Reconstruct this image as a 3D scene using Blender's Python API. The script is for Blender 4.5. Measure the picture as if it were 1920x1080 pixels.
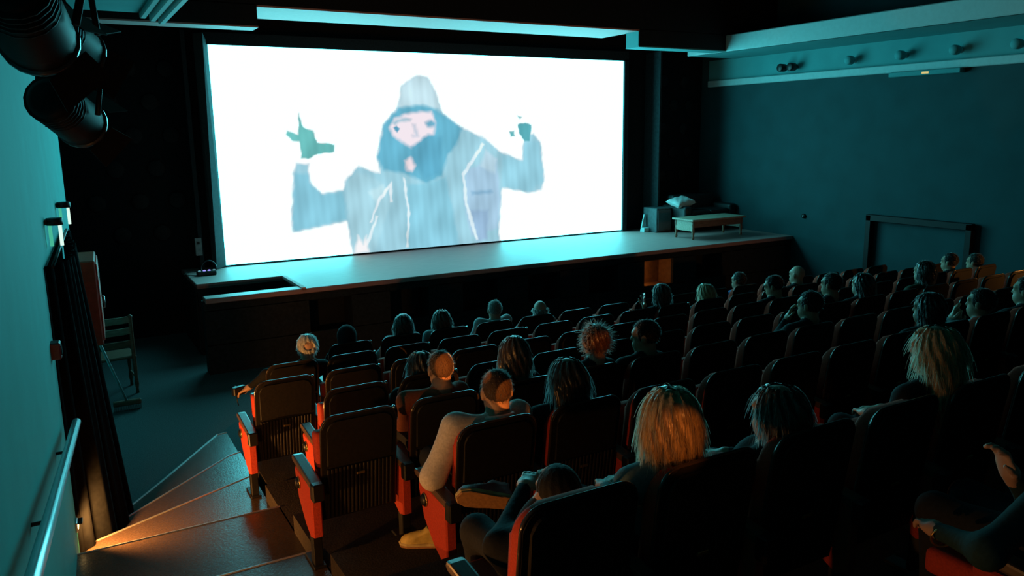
import bpy, bmesh, math, random
import numpy as np
from mathutils import Vector, Matrix

for o in list(bpy.data.objects):
    bpy.data.objects.remove(o)
C = bpy.context.scene.collection
SC = bpy.context.scene

# ------------------------------------------------------------------ camera, world, exposure
def camera():
    yaw, pitch, roll = 0.516691712, 0.194428565, 0.0137556262
    cy, sy, cp, sp = math.cos(yaw), math.sin(yaw), math.cos(pitch), math.sin(pitch)
    fwd = Vector((sy*cp, cy*cp, -sp)); right = Vector((cy, -sy, 0)); down = fwd.cross(right)
    cr, sr = math.cos(roll), math.sin(roll)
    r2 = cr*right + sr*down; d2 = -sr*right + cr*down
    m = Matrix((r2, -d2, -fwd)).transposed().to_4x4()
    m.translation = Vector((-2.23505, -13.30825, 3.12513))
    cam = bpy.data.cameras.new('camera'); cam.lens = 27.8178; cam.sensor_width = 36; cam.clip_start = .05
    o = bpy.data.objects.new('camera', cam); o.matrix_world = m; C.objects.link(o); SC.camera = o
camera()
w = bpy.data.worlds.new('dark_hall'); SC.world = w; w.use_nodes = True
w.node_tree.nodes['Background'].inputs[0].default_value = (0.0, 0.0, 0.0, 1)
w.node_tree.nodes['Background'].inputs[1].default_value = 0.0
SC.view_settings.view_transform = 'Standard'; SC.view_settings.look = 'None'
SC.view_settings.exposure = 0.0; SC.view_settings.gamma = 1.0; SC.view_settings.use_curve_mapping = False
SC.cycles.use_denoising = True
SC.cycles.max_bounces = 6; SC.cycles.diffuse_bounces = 3; SC.cycles.glossy_bounces = 3
SC.cycles.sample_clamp_indirect = 3.0; SC.cycles.caustics_reflective = False; SC.cycles.caustics_refractive = False

# light of the film: far over-exposed, with the cyan cast of the projection
FILM_WHITE = (1.0, 7.2, 8.0)
WARM = (1.0, 0.40, 0.085)

# ------------------------------------------------------------------ helpers
MATS = {}
def srgb(r, g, b):
    f = lambda c: (c/255/12.92) if c/255 <= .04045 else ((c/255+.055)/1.055)**2.4
    return (f(r), f(g), f(b))
def mat(name, col, rough=.6, metal=0., var=.25, scale=18., bump=.0, spec=.5, stretch=None, sheen=0., sheen_rough=.5):
    if name in MATS: return MATS[name]
    m = bpy.data.materials.new(name); m.use_nodes = True
    nt = m.node_tree; b = nt.nodes['Principled BSDF']
    b.inputs['Roughness'].default_value = rough; b.inputs['Metallic'].default_value = metal
    b.inputs['Specular IOR Level'].default_value = spec
    if sheen: b.inputs['Sheen Weight'].default_value = sheen; b.inputs['Sheen Roughness'].default_value = sheen_rough
    tc = nt.nodes.new('ShaderNodeTexCoord'); n = nt.nodes.new('ShaderNodeTexNoise')
    n.inputs['Scale'].default_value = scale; n.inputs['Detail'].default_value = 4
    src = tc.outputs['Object']
    if stretch:
        mp = nt.nodes.new('ShaderNodeMapping'); mp.inputs['Scale'].default_value = stretch
        nt.links.new(src, mp.inputs['Vector']); src = mp.outputs['Vector']
    nt.links.new(src, n.inputs['Vector'])
    r = nt.nodes.new('ShaderNodeValToRGB')
    r.color_ramp.elements[0].position = .3; r.color_ramp.elements[1].position = .7
    r.color_ramp.elements[0].color = tuple(max(0, c*(1-var)) for c in col) + (1,)
    r.color_ramp.elements[1].color = tuple(min(1, c*(1+var)) for c in col) + (1,)
    nt.links.new(n.outputs['Fac'], r.inputs['Fac']); nt.links.new(r.outputs['Color'], b.inputs['Base Color'])
    if bump:
        bp = nt.nodes.new('ShaderNodeBump'); bp.inputs['Strength'].default_value = bump; bp.inputs['Distance'].default_value = .01
        nt.links.new(n.outputs['Fac'], bp.inputs['Height']); nt.links.new(bp.outputs['Normal'], b.inputs['Normal'])
    MATS[name] = m
    return m
def emit(name, col, strength):
    if name in MATS: return MATS[name]
    m = bpy.data.materials.new(name); m.use_nodes = True; nt = m.node_tree
    nt.nodes.remove(nt.nodes['Principled BSDF'])
    e = nt.nodes.new('ShaderNodeEmission'); e.inputs[0].default_value = tuple(col)+(1,); e.inputs[1].default_value = strength
    nt.links.new(e.outputs[0], nt.nodes['Material Output'].inputs[0]); MATS[name] = m
    return m

def B(): return bmesh.new()
def box(bm, x0, x1, y0, y1, z0, z1, bev=0., seg=1):
    vs = [bm.verts.new((x, y, z)) for x in (x0, x1) for y in (y0, y1) for z in (z0, z1)]
    q = [(0,1,3,2), (4,6,7,5), (0,4,5,1), (2,3,7,6), (0,2,6,4), (1,5,7,3)]
    fs = [bm.faces.new([vs[i] for i in f]) for f in q]
    if bev:
        es = list({e for f in fs for e in f.edges})
        bmesh.ops.bevel(bm, geom=es, offset=bev, segments=seg, affect='EDGES', profile=.6)
    return vs
def prism(bm, poly, axis, a, b, bev=0., seg=1):
    # poly: 2-d points in the two other axes (in x,y,z order), extruded along axis from a to b
    def P(u, v, w):
        return {'x': (w, u, v), 'y': (u, w, v), 'z': (u, v, w)}[axis]
    A = [bm.verts.new(P(u, v, a)) for u, v in poly]; Bq = [bm.verts.new(P(u, v, b)) for u, v in poly]
    n = len(poly); fs = [bm.faces.new(A), bm.faces.new(list(reversed(Bq)))]
    for i in range(n): fs.append(bm.faces.new([A[(i+1) % n], A[i], Bq[i], Bq[(i+1) % n]]))
    if bev:
        es = list({e for f in fs[:2] for e in f.edges})
        bmesh.ops.bevel(bm, geom=es, offset=bev, segments=seg, affect='EDGES', profile=.6)
    bmesh.ops.recalc_face_normals(bm, faces=[f for f in bm.faces])
def tube(bm, pts, r, n=8, closed=False, cap=True):
    pts = [Vector(p) for p in pts]; rr = r if isinstance(r, (list, tuple)) else [r]*len(pts)
    rings = []; up = Vector((0.13, 0.21, 1)).normalized()
    N = len(pts)
    for i, p in enumerate(pts):
        if closed: d = pts[(i+1) % N] - pts[i-1]
        else: d = pts[min(i+1, N-1)] - pts[max(i-1, 0)]
        d.normalize(); u = d.cross(up)
        if u.length < 1e-3: u = d.cross(Vector((1, 0, 0)))
        u.normalize(); v = d.cross(u)
        rings.append([bm.verts.new(p + rr[i]*(math.cos(2*math.pi*k/n)*u + math.sin(2*math.pi*k/n)*v)) for k in range(n)])
    for i in range(N if closed else N-1):
        a, b = rings[i], rings[(i+1) % N]
        for k in range(n): bm.faces.new([a[k], a[(k+1) % n], b[(k+1) % n], b[k]])
    if cap and not closed:
        bm.faces.new(list(reversed(rings[0]))); bm.faces.new(rings[-1])
def lathe(bm, prof, c=(0,0,0), axis='z', n=20):
    rings = []
    for r, h in prof:
        ring = []
        for k in range(n):
            a = 2*math.pi*k/n; u, v = r*math.cos(a), r*math.sin(a)
            p = {'z': (u, v, h), 'x': (h, u, v), 'y': (u, h, v)}[axis]
            ring.append(bm.verts.new((c[0]+p[0], c[1]+p[1], c[2]+p[2])))
        rings.append(ring)
    for a, b in zip(rings, rings[1:]):
        for k in range(n): bm.faces.new([a[k], a[(k+1) % n], b[(k+1) % n], b[k]])
    bm.faces.new(list(reversed(rings[0]))); bm.faces.new(rings[-1])
    bmesh.ops.recalc_face_normals(bm, faces=[f for f in bm.faces])
def mesh_of(name, bm, m, smooth=False):
    me = bpy.data.meshes.new(name); bm.to_mesh(me); bm.free()
    me.materials.append(m)
    if smooth:
        me.polygons.foreach_set('use_smooth', [True]*len(me.polygons))
    return me
def link(name, me, parent=None, loc=(0,0,0), rot=(0,0,0)):
    o = bpy.data.objects.new(name, me); C.objects.link(o); o.location = loc; o.rotation_euler = rot
    if parent is not None: o.parent = parent
    return o
def obj(name, bm, m, parent=None, smooth=False, loc=(0,0,0), rot=(0,0,0)):
    return link(name, mesh_of(name, bm, m, smooth), parent, loc, rot)
def tag(o, label, cat, group=None):
    o['label'] = label; o['category'] = cat
    if group: o['group'] = group
    return o
def thing(name, label, cat, loc=(0,0,0), rz=0., group=None):
    o = bpy.data.objects.new(name, None); o.empty_display_size = .1; C.objects.link(o)
    o.location = loc; o.rotation_euler = (0, 0, rz)
    return tag(o, label, cat, group)
def struct(name, bm, m, label=None, parent=None, smooth=False, loc=(0,0,0), rot=(0,0,0)):
    o = obj(name, bm, m, parent, smooth, loc, rot)
    if parent is None: o['kind'] = 'structure'
    if label: o['label'] = label
    return o
def bx(name, m, *d, bev=0., parent=None, st=True, label=None, loc=(0,0,0), rot=(0,0,0)):
    bm = B(); box(bm, *d, bev=bev)
    return struct(name, bm, m, label, parent, loc=loc, rot=rot) if st else obj(name, bm, m, parent, loc=loc, rot=rot)

# ------------------------------------------------------------------ materials
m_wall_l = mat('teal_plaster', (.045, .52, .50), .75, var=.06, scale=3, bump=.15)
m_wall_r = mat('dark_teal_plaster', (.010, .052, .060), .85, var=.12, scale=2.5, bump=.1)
m_band   = mat('pale_plaster', (.07, .30, .31), .8, var=.06, scale=3)
m_trimp  = mat('pale_trim_paint', (.36, .52, .52), .6, var=.05)
m_cream  = mat('cream_soffit_paint', (.52, .27, .26), .7, var=.05)
m_black  = mat('black_acoustic_cloth', (.012, .014, .016), .95, var=.3, scale=60, spec=.1)
m_blackp = mat('matt_black_paint', (.010, .011, .013), .7, var=.3, scale=30, spec=.25)
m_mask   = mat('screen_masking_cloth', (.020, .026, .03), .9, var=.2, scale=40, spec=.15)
m_ceil   = mat('dark_ceiling', (.010, .016, .02), .95, var=.2, scale=2, spec=.1)
m_floor  = mat('grey_carpet', (.075, .085, .088), .9, var=.35, scale=90, bump=.3, spec=.2)
m_plat   = mat('dark_brown_carpet', (.035, .028, .024), .9, var=.35, scale=90, bump=.3, spec=.15)
m_step   = mat('brown_stair_covering', (.055, .036, .027), .27, var=.22, scale=70, bump=.12)
m_nose   = mat('metal_stair_nosing', (.45, .47, .48), .38, metal=.8, var=.1)
m_stage  = mat('worn_grey_stage_boards', (.42, .22, .205), .5, var=.10, scale=4, stretch=(1, 9, 1))
m_stagew = mat('stage_front_boarding', (.018, .019, .02), .8, var=.3, scale=25, spec=.2)
m_niche  = mat('niche_wood', (.16, .08, .04), .7, var=.2, scale=14)
m_shell  = mat('dark_brown_seat_shell', (.009, .007, .0055), .62, var=.25, scale=40, bump=.1, spec=.3)
m_rib    = mat('dark_ribbed_board', (.013, .009, .0065), .5, var=.3, scale=30, stretch=(8, 8, 1), spec=.35)
m_red    = mat('red_seat_fabric', (.50, .055, .030), .8, var=.16, scale=120, bump=.15, spec=.2)
m_trim   = mat('polished_dark_edge', (.04, .028, .022), .19, var=.1, spec=.55)
m_arm    = mat('varnished_brown_wood', (.11, .065, .045), .33, var=.25, scale=14, stretch=(6, 1, 6))
m_rig    = mat('deep_black_rig', (.004, .004, .0045), .55, var=.2, spec=.3)  # even near-black base for the lighting rig and guard frame
m_metal  = mat('black_metal', (.014, .014, .015), .42, metal=.3, var=.2)
m_brass  = mat('brass', (.62, .42, .16), .32, metal=.9, var=.1)
m_chrome = mat('brushed_steel', (.55, .58, .6), .3, metal=.9, var=.08)
m_white  = mat('white_enamel', (.62, .64, .64), .5, var=.05)
m_wood   = mat('reddish_wood', (.20, .085, .05), .5, var=.3, scale=10, stretch=(1, 6, 6))
m_woodp  = mat('pale_wood', (.34, .25, .18), .55, var=.25, scale=10, stretch=(1, 6, 6))
m_curt   = mat('black_velvet_curtain', (.007, .008, .010), .95, var=.3, scale=30, spec=.08)
m_leather= mat('black_leather', (.010, .011, .012), .5, var=.3, scale=50, bump=.1)
m_pillow = mat('white_cotton', (.55, .57, .56), .9, var=.06, scale=30)
m_redp   = mat('red_enamel', (.75, .07, .03), .5, var=.12)
m_warmlens = emit('warm_lamp_lens', (1.0, .62, .22), 9.0)
m_lens   = mat('dark_glass_lens', (.02, .03, .03), .08, var=.05, spec=.8)

# ------------------------------------------------------------------ the hall
WL = dict(loc=(-2.40, -8.0, 0), rot=(0, 0, -.047))      # frame of the slightly angled left wall; local y runs along it
bx('floor', m_floor, -6, 10.6, -19, .6, -.12, 0, label='grey carpeted hall floor')
bx('ceiling', m_ceil, -6, 10.6, -19, .6, 5.9, 6.05, label='dark ceiling above the hall')
bx('wall_back', m_wall_r, -6, 10.6, -19.1, -18.9, 0, 5.9, label='rear wall of the hall')
wf = bx('wall_front', m_black, -6, 10.6, .18, .34, 0, 5.9, label='black cloth wall behind the screen')
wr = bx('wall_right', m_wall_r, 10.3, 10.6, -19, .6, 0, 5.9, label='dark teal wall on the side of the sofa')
bm = B()
box(bm, -.25, 0, -11, .61, 0, 5.9); box(bm, -.25, 0, .61, 2.95, 2.27, 5.9); box(bm, -.25, 0, 2.95, 4.95, 0, 5.9)
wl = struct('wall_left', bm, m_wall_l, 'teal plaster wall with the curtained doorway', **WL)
bx('wall_side_alcove', m_black, -3.5, -3.3, -3.2, .4, 0, 5.9, label='black side wall of the alcove beside the stage')
bx('wall_passage', m_blackp, -4.3, -4.1, -8.5, -4, 0, 3, label='dark passage wall behind the curtain')
bx('wall_alcove_return', m_black, -3.5, -2.16, -3.2, -3.06, 0, 5.9, label='black return wall at the alcove')
# pale band and ledge of the right wall
bx('trim_1', m_band, 10.27, 10.31, -18.9, -.06, 4.08, 4.57, label='pale band on the right wall')
bm = B(); box(bm, 10.20, 10.3, -18.9, -.10, 4.02, 4.15, bev=.012)
struct('trim_2', bm, m_trimp, 'pale ledge along the right wall')
bm = B(); box(bm, 9.0, 10.3, -18.9, -.82, 4.56, 4.60); struct('trim_3', bm, m_band, 'underside of the right bulkhead')
bm = B(); box(bm, 8.97, 9.06, -18.9, -.80, 4.56, 4.86, bev=.015); struct('trim_4', bm, m_trimp, 'pale face of the right bulkhead')
bx('ceiling_bulkhead', m_ceil, 9.06, 10.3, -18.9, -.82, 4.80, 4.86, label='dark top of the right bulkhead')
# left soffit with moulding, same treatment
bm = B(); box(bm, -2.9, -.98, -18.9, -2.25, 4.62, 4.70); struct('ceiling_soffit', bm, m_band, 'pale soffit above the left wall')
for i, (xa, z0) in enumerate(((-1.14, 4.56), (-1.03, 4.53), (-.93, 4.50))):
    bm = B(); box(bm, xa, xa+.075, -18.9, -2.2, z0, 4.70, bev=.012); struct('trim_%d' % (5+i), bm, m_trimp, 'moulding strip of the left soffit')
# fascia across the hall in front of the screen
bm = B(); box(bm, -3.3, 10.3, -1.86, -1.5, 4.86, 5.9); box(bm, -3.3, .36, -1.86, -1.5, 4.585, 4.87); box(bm, 6.92, 9.0, -1.86, -1.5, 4.585, 4.87)
struct('wall_fascia', bm, m_blackp, 'black fascia across the hall above the stage')
bm = B(); box(bm, .34, 6.94, -1.85, -.72, 4.835, 4.86); struct('trim_8', bm, m_cream, 'pale soffit in the notch of the fascia')
bm = B(); box(bm, -2.2, .365, -1.865, -1.49, 4.565, 4.585); struct('trim_9', bm, m_cream, 'pale underside of the fascia beside the left wall')
bm = B(); box(bm, 6.90, 9.0, -1.865, -1.49, 4.565, 4.585); box(bm, 6.90, 6.92, -1.85, -1.5, 4.585, 4.835)
struct('trim_10', bm, m_band, 'pale underside of the fascia beside the bulkhead')

# round dark acoustic discs on the cloth wall either side of the screen
disc = B(); lathe(disc, [(.13, 0), (.13, -.02), (.11, -.035), (.02, -.03)], axis='y', n=16); disc = mesh_of('acoustic_disc', disc, m_blackp, True)
for i in range(6):
    for x in ((-1.75, -1.15, -.62) if i % 2 else (-1.45, -.88)) + ((9.2, 9.8) if i % 2 else (9.05, 9.5, 9.95)):
        link('acoustic_disc', disc, wf, (x, .18, 1.65+.5*i))

# raked platforms under the rows (front edge of each lies just behind the next row)
ROWS = {'R5': (-5.405, .0), 'R4': (-6.29, .135), 'R3': (-7.175, .27), 'R2': (-8.06, .405), 'R1': (-8.945, .54),
        'R0': (-9.83, .675), 'N': (-11.3, .98), 'N2': (-12.35, 1.15)}
order = ['R5', 'R4', 'R3', 'R2', 'R1', 'R0', 'N', 'N2']
for k in range(1, 8):
    yf = ROWS[order[k-1]][0] - .06; z = ROWS[order[k]][1]
    bx('seating_platform', m_plat, {1: -.86, 2: -.98}.get(k, -1.06), 10.3, -18.9, yf, -.01, z, label='raked platform under row %d of the seats' % (k+1))
# winding steps of the side aisle: nosing lines fan out from the wall beside the step lamp
AIS = [(.09, [(-2.30, -6.78), (-1.72, -5.98), (-1.08, -5.05), (-.98, -5.03)]),
       (.18, [(-2.37, -7.06), (-1.11, -5.91), (-1.0, -5.87)]),
       (.27, [(-2.39, -7.30), (-1.05, -6.68)]),
       (.405, [(-2.40, -7.67), (-1.05, -7.67)]),
       (.54, [(-2.44, -8.68), (-1.05, -8.68)]),
       (.675, [(-2.48, -9.6), (-1.05, -9.6)]), (.82, [(-2.53, -10.5), (-1.05, -10.5)]), (.98, [(-2.57, -11.4), (-1.05, -11.4)]), (1.15, [(-2.6, -12.3), (-1.05, -12.3)])]
for k, (z, line) in enumerate(AIS):
    back = -18.9
    poly = [(x, y) for x, y in line] + [(-1.05, back), (-2.95, back), (-2.46 if k < 4 else line[0][0]-.06, line[0][1])]
    if line[-1][0] > -1.05: poly.insert(len(line), (line[-1][0], line[-1][1]-.7)); poly.insert(len(line)+1, (-1.05, line[-1][1]-.7))
    bm = B(); prism(bm, poly, 'z', -.02, z)
    s = struct('stair_step', bm, m_step, 'brown covered step of the side aisle')
    bm = B(); tube(bm, [(x, y+.004, z-.004) for x, y in line], .011, 6)
    obj('nosing', bm, m_nose, s)

# ------------------------------------------------------------------ stage
ST = 1.04
bm = B(); box(bm, .57, 10.3, -2.54, .18, ST-.07, ST, bev=.008); box(bm, -.66, .575, -1.40, .18, ST-.07, ST, bev=.008); box(bm, -.72, .575, -2.54, -2.31, ST-.07, ST, bev=.008)
st = struct('floor_stage', bm, m_stage, 'worn grey stage floor under the screen')
bm = B(); prism(bm, [(.545, -1.43), (.60, -1.43), (.60, -2.54), (.545, -2.54)], 'z', ST-.02, ST+.018); box(bm, -.66, .6, -1.43, -1.385, ST-.02, ST+.014)
struct('trim_11', bm, m_cream, 'pale edging of the opening in the stage')
bm = B()
NX = [(.64, 1.26), (1.84, 2.46), (3.03, 3.65), (4.21, 4.83), (5.41, 6.03), (6.60, 7.26), (7.80, 8.44)]
box(bm, -.74, 10.3, -2.50, -2.44, 0, .40); box(bm, -.74, 10.3, -2.50, -2.44, .86, ST-.06)
xs = [-.74] + [v for n in NX for v in n] + [10.3]
for a, b in zip(xs[::2], xs[1::2]): box(bm, a, b, -2.50, -2.44, .39, .87)
box(bm, -.74, -.68, -2.44, -2.30, 0, ST-.06)
struct('wall_stage_front', bm, m_stagew, 'black boarded stage front with square niches')
for i, (a, b) in enumerate(NX):
    m = m_niche if i == 5 else m_blackp
    bm = B(); box(bm, a-.02, b+.02, -2.10, -2.07, .38, .88); box(bm, a-.02, a, -2.445, -2.07, .38, .88); box(bm, b, b+.02, -2.445, -2.07, .38, .88)
    box(bm, a-.02, b+.02, -2.445, -2.07, .36, .38); box(bm, a-.02, b+.02, -2.445, -2.07, .88, .90)
    struct('wall_niche_%d' % (i+1), bm, m, 'lit brown niche in the stage front' if i == 5 else 'dark niche in the stage front')
bm = B(); box(bm, -.66, .57, -1.42, -1.36, 0, ST-.06); box(bm, .57, .62, -2.44, -1.36, 0, ST-.06)
struct('wall_stage_pit', bm, m_blackp, 'black lining of the stage opening')
bm = B(); box(bm, -.68, -.62, -1.36, .18, 0, ST-.06); struct('wall_stage_side', bm, m_stagew, 'black side of the stage')

# ------------------------------------------------------------------ screen
FILM=[["body",[[2.201,-0.398],[2.056,0.582],[1.131,0.459],[1.102,0.584],[1.195,1.429],[1.237,1.593],[1.443,1.578],[1.445,1.268],[1.635,1.069],[2.021,1.119],[2.062,1.273],[2.303,1.513],[2.695,1.374],[2.658,1.659],[2.802,2.22],[3.086,2.5],[3.17,2.873],[3.452,3.049],[3.661,3.023],[3.828,2.725],[3.925,2.406],[4.32,2.144],[4.732,1.973],[5.116,1.696],[5.595,1.511],[5.642,1.96],[5.847,2.026],[6.012,1.85],[6.091,1.106],[6.005,0.931],[5.753,0.893],[5.143,1.024],[5.107,0.799],[5.046,0.118],[5.159,-0.338]]],["hoodtop",[[3.17,2.873],[3.452,3.049],[3.661,3.023],[3.828,2.725],[3.909,2.47],[3.538,2.549],[3.086,2.5]]],["dark",[[2.658,1.659],[2.802,2.22],[3.086,2.5],[3.538,2.549],[3.819,2.47],[4.32,2.144],[4.2,1.849],[4.009,1.656],[3.887,1.297],[3.592,1.16],[3.174,1.356],[2.765,1.435]]],["face",[[2.908,2.172],[3.009,2.313],[3.218,2.394],[3.498,2.431],[3.728,2.431],[3.793,2.245],[3.748,2.004],[3.603,1.942],[3.475,1.838],[3.315,1.796],[3.145,1.901],[2.979,2.015]]],["eye",[[2.968,2.156],[3.045,2.203],[3.104,2.149],[3.039,2.068]]],["eye2",[[3.59,2.253],[3.705,2.291],[3.793,2.245],[3.765,2.165],[3.629,2.166]]],["brow",[[2.973,2.256],[3.146,2.325],[3.318,2.311],[3.3,2.274],[3.144,2.274],[3.005,2.212]]],["nose",[[3.349,2.216],[3.402,2.216],[3.464,2.008],[3.34,1.987],[3.324,2.026],[3.384,2.031]]],["beard",[[3.478,1.928],[3.624,2.038],[3.91,1.985],[3.852,1.331],[3.559,1.244],[3.322,1.545],[3.298,1.819]]],["chin",[[3.166,1.582],[3.291,1.642],[3.372,1.479],[3.298,1.384],[3.194,1.42]]],["shirt",[[3.201,1.161],[3.52,1.163],[3.96,1.261],[4.089,0.65],[4.25,-0.326],[3.103,-0.321]]],["jackL",[[2.06,1.242],[2.298,1.42],[2.755,1.212],[2.875,0.853],[2.719,0.472],[2.409,-0.288],[2.173,-0.297],[2.088,0.579]]],["armL",[[1.195,1.429],[1.424,1.421],[1.458,1.237],[1.666,1.058],[2.019,1.088],[2.058,0.613],[1.131,0.465],[1.108,0.583]]],["armR",[[5.154,1.627],[5.595,1.494],[5.65,1.943],[5.97,1.851],[6.069,1.107],[5.753,0.907],[5.143,1.034]]],["jackR",[[4.374,1.379],[5.034,1.561],[5.099,0.8],[5.029,0.243],[4.455,0.145],[4.319,0.773]]],["bandR",[[4.449,0.629],[4.837,0.606],[4.786,0.049],[4.569,0.031]]],["handL",[[1.339,2.413],[1.397,2.185],[1.561,2.124],[1.619,1.929],[1.905,1.893],[1.892,1.766],[1.614,1.742],[1.439,1.656],[1.333,1.68],[1.321,1.949],[1.201,1.966],[1.101,2.071],[1.117,2.129],[1.304,2.059]]],["handR",[[5.503,2.201],[5.665,2.234],[5.808,2.182],[5.764,1.889],[5.641,1.874],[5.521,2.03]]],["fingR",[[5.321,2.067],[5.421,2.083],[5.439,1.98],[5.339,1.964]]],["fingR2",[[5.485,2.371],[5.585,2.337],[5.545,2.303]]],["hemL",[[2.461,1.066],[2.753,1.18],[2.815,1.049],[2.602,0.868]]],["hemR",[[4.681,1.436],[4.804,1.737],[5.034,1.561],[4.99,1.289]]],["pock",[[4.477,0.969],[4.904,0.983],[4.923,0.93],[4.495,0.914]]],["line1",[[3.119,1.294],[3.16,1.276],[3.232,0.636],[3.171,0.025],[3.129,0.029],[3.186,0.638]]],["line2",[[2.467,0.522],[2.639,0.93],[2.909,1.238],[2.91,0.867],[2.858,0.87],[2.859,1.112],[2.653,0.865],[2.501,0.52]]],["line3",[[4.297,1.315],[4.73,1.873],[4.787,1.838],[4.352,1.279],[4.395,0.769],[4.609,0.063],[4.55,0.05],[4.337,0.738]]],["line4",[[2.364,0.141],[2.591,0.643],[2.631,0.624],[2.416,0.121]]],["fluff",[[2.156,-0.003],[2.239,0.313],[2.331,0.16],[2.389,0.302],[2.424,0.006]]]]
FCOL = dict(body=(158,208,224), hoodtop=(196,226,236), dark=(104,180,206), face=(244,232,240), eye=(92,162,192), beard=(96,172,200),
            chin=(244,228,234), shirt=(140,204,224), jackL=(166,212,226), armL=(136,200,220), armR=(150,208,226), jackR=(166,202,226), bandR=(152,186,216),
            handL=(108,190,188), handR=(88,168,178), fingR=(100,180,186), fingR2=(130,190,196), line1=(222,240,246), line2=(226,240,246), line3=(216,236,244),
            line4=(222,240,246), eye2=(110,172,198), brow=(150,196,214), nose=(196,206,222), hemL=(184,222,232), hemR=(186,218,234), pock=(130,176,206), fluff=(248,246,248))
def film_screen():
    nx, nz, W, H = 640, 275, 8.0, 3.44
    gx, gz = np.meshgrid(np.linspace(0, W, nx+1), np.linspace(0, H, nz+1))
    wob = .007*np.sin(gx*23+gz*17)+.005*np.sin(gx*51-gz*37+1.3)
    px, pz = gx+wob, gz+.006*np.sin(gx*31+gz*29+.7)
    rgb = np.ones(gx.shape+(3,))*np.array(FILM_WHITE)
    tex = 1+.07*np.sin(gx*7+2.5*np.sin(gz*2.3)+gz)+.05*np.sin(gx*19+1.5*np.sin(gz*5))+.05*np.sin(gz*9-gx*3)+.03*np.sin(gx*47+gz*3)
    for name, pts in FILM:
        P = np.array(pts); d = np.full(gx.shape, 1e9); ins = np.zeros(gx.shape, bool)
        for (ax, az), (bx_, bz) in zip(P, np.roll(P, -1, 0)):
            ex, ez = bx_-ax, bz-az; t = np.clip(((px-ax)*ex+(pz-az)*ez)/(ex*ex+ez*ez+1e-9), 0, 1)
            d = np.minimum(d, np.hypot(px-ax-t*ex, pz-az-t*ez))
            c = ((az > pz) != (bz > pz)) & (px < (bx_-ax)*(pz-az)/(bz-az+1e-12)+ax); ins ^= c
        s = np.where(ins, -d, d); wd = .012 if name[:4] in ('line', 'hand', 'fing', 'eye') else .035
        a = np.clip(.5-s/(2*wd), 0, 1)
        if name == 'body': a = np.clip(.5-s/.05, 0, 1)
        col = np.array(srgb(*FCOL[name]))
        k = tex[..., None] if name not in ('face', 'fluff') else 1
        if name == 'body' or name == 'handL' or name[:4] in ('hand', 'fing'):
            rgb = np.where(a[..., None] > 0, np.clip(col*k, 0, .95)*a[..., None]+np.where(rgb > 1, 1.0, rgb)*(1-a[..., None]), rgb)
        else:
            inside = rgb[..., 1:2] < 2
            rgb = np.where(inside, rgb*(1-a[..., None])+np.clip(col*k, 0, .95)*a[..., None], rgb)
    v = np.stack([gx, np.zeros_like(gx), gz], -1).reshape(-1, 3)
    i = np.arange(nz)[:, None]*(nx+1)+np.arange(nx)[None]
    f = np.stack([i, i+1, i+nx+2, i+nx+1], -1).reshape(-1, 4)
    me = bpy.data.meshes.new('projected_picture'); me.from_pydata([], [], [])
    me.vertices.add(len(v)); me.vertices.foreach_set('co', v.ravel())
    me.loops.add(f.size); me.loops.foreach_set('vertex_index', f.ravel())
    me.polygons.add(len(f)); me.polygons.foreach_set('loop_start', np.arange(len(f))*4); me.update()
    ca = me.color_attributes.new('film', 'FLOAT_COLOR', 'POINT')
    ca.data.foreach_set('color', np.concatenate([rgb.reshape(-1, 3), np.ones((len(v), 1))], 1).ravel())
    m = bpy.data.materials.new('film_picture'); m.use_nodes = True; nt = m.node_tree
    nt.nodes.remove(nt.nodes['Principled BSDF'])
    at = nt.nodes.new('ShaderNodeAttribute'); at.attribute_name = 'film'
    e = nt.nodes.new('ShaderNodeEmission'); nt.links.new(at.outputs['Color'], e.inputs[0])
    nt.links.new(e.outputs[0], nt.nodes['Material Output'].inputs[0])
    m.cycles.emission_sampling = 'FRONT'
    me.materials.append(m)
    t = thing('cinema_screen', 'huge bright cinema screen showing a hooded bearded man with raised hands', 'screen', (0, 0, 1.07))
    p = link('projected_picture', me, t)
    p['label'] = 'film picture of a hooded bearded man raising both hands, bleached out'
    bm = B(); box(bm, -.02, 8.02, .01, .05, -.02, 3.46); obj('screen_cloth', bm, m_mask, t)
    bm = B(); vs = [bm.verts.new(q) for q in ((0, .0, -.02), (-.17, -.16, -.02), (-.09, -.16, 3.6), (0, .0, 3.46), (0, .05, -.02), (-.2, .05, -.02), (-.2, .05, 3.6), (0, .05, 3.46))]
    for q in ((0, 1, 2, 3), (4, 7, 6, 5), (0, 4, 5, 1), (2, 6, 7, 3), (1, 5, 6, 2), (0, 3, 7, 4)): bm.faces.new([vs[i] for i in q])
    bmesh.ops.recalc_face_normals(bm, faces=bm.faces[:])
    obj('side_masking', bm, mat('glow_painted_masking', (.075, .095, .10), .9, var=.1, spec=.1), t)  # paler than the other masking: screen glow put into its colour
    bm = B(); box(bm, 8.0, 8.10, -.05, .05, -.02, 3.46); obj('side_masking', bm, m_mask, t)
    bm = B(); box(bm, -.09, 8.1, -.05, .05, 3.44, 3.62); obj('top_masking', bm, m_mask, t)
film_screen()
bm = B(); box(bm, 8.72, 8.76, -.30, .18, ST, 4.7); o = struct('wall_screen_wing', bm, mat('wing_cloth', (.03, .04, .044), .9, var=.2, spec=.1), 'narrow cloth wing beside the screen')
bm = B(); box(bm, -.40, -.34, -.1, .18, ST, 4.7); struct('wall_screen_wing_alcove', bm, m_mask, 'narrow cloth wing beside the alcove')

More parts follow.
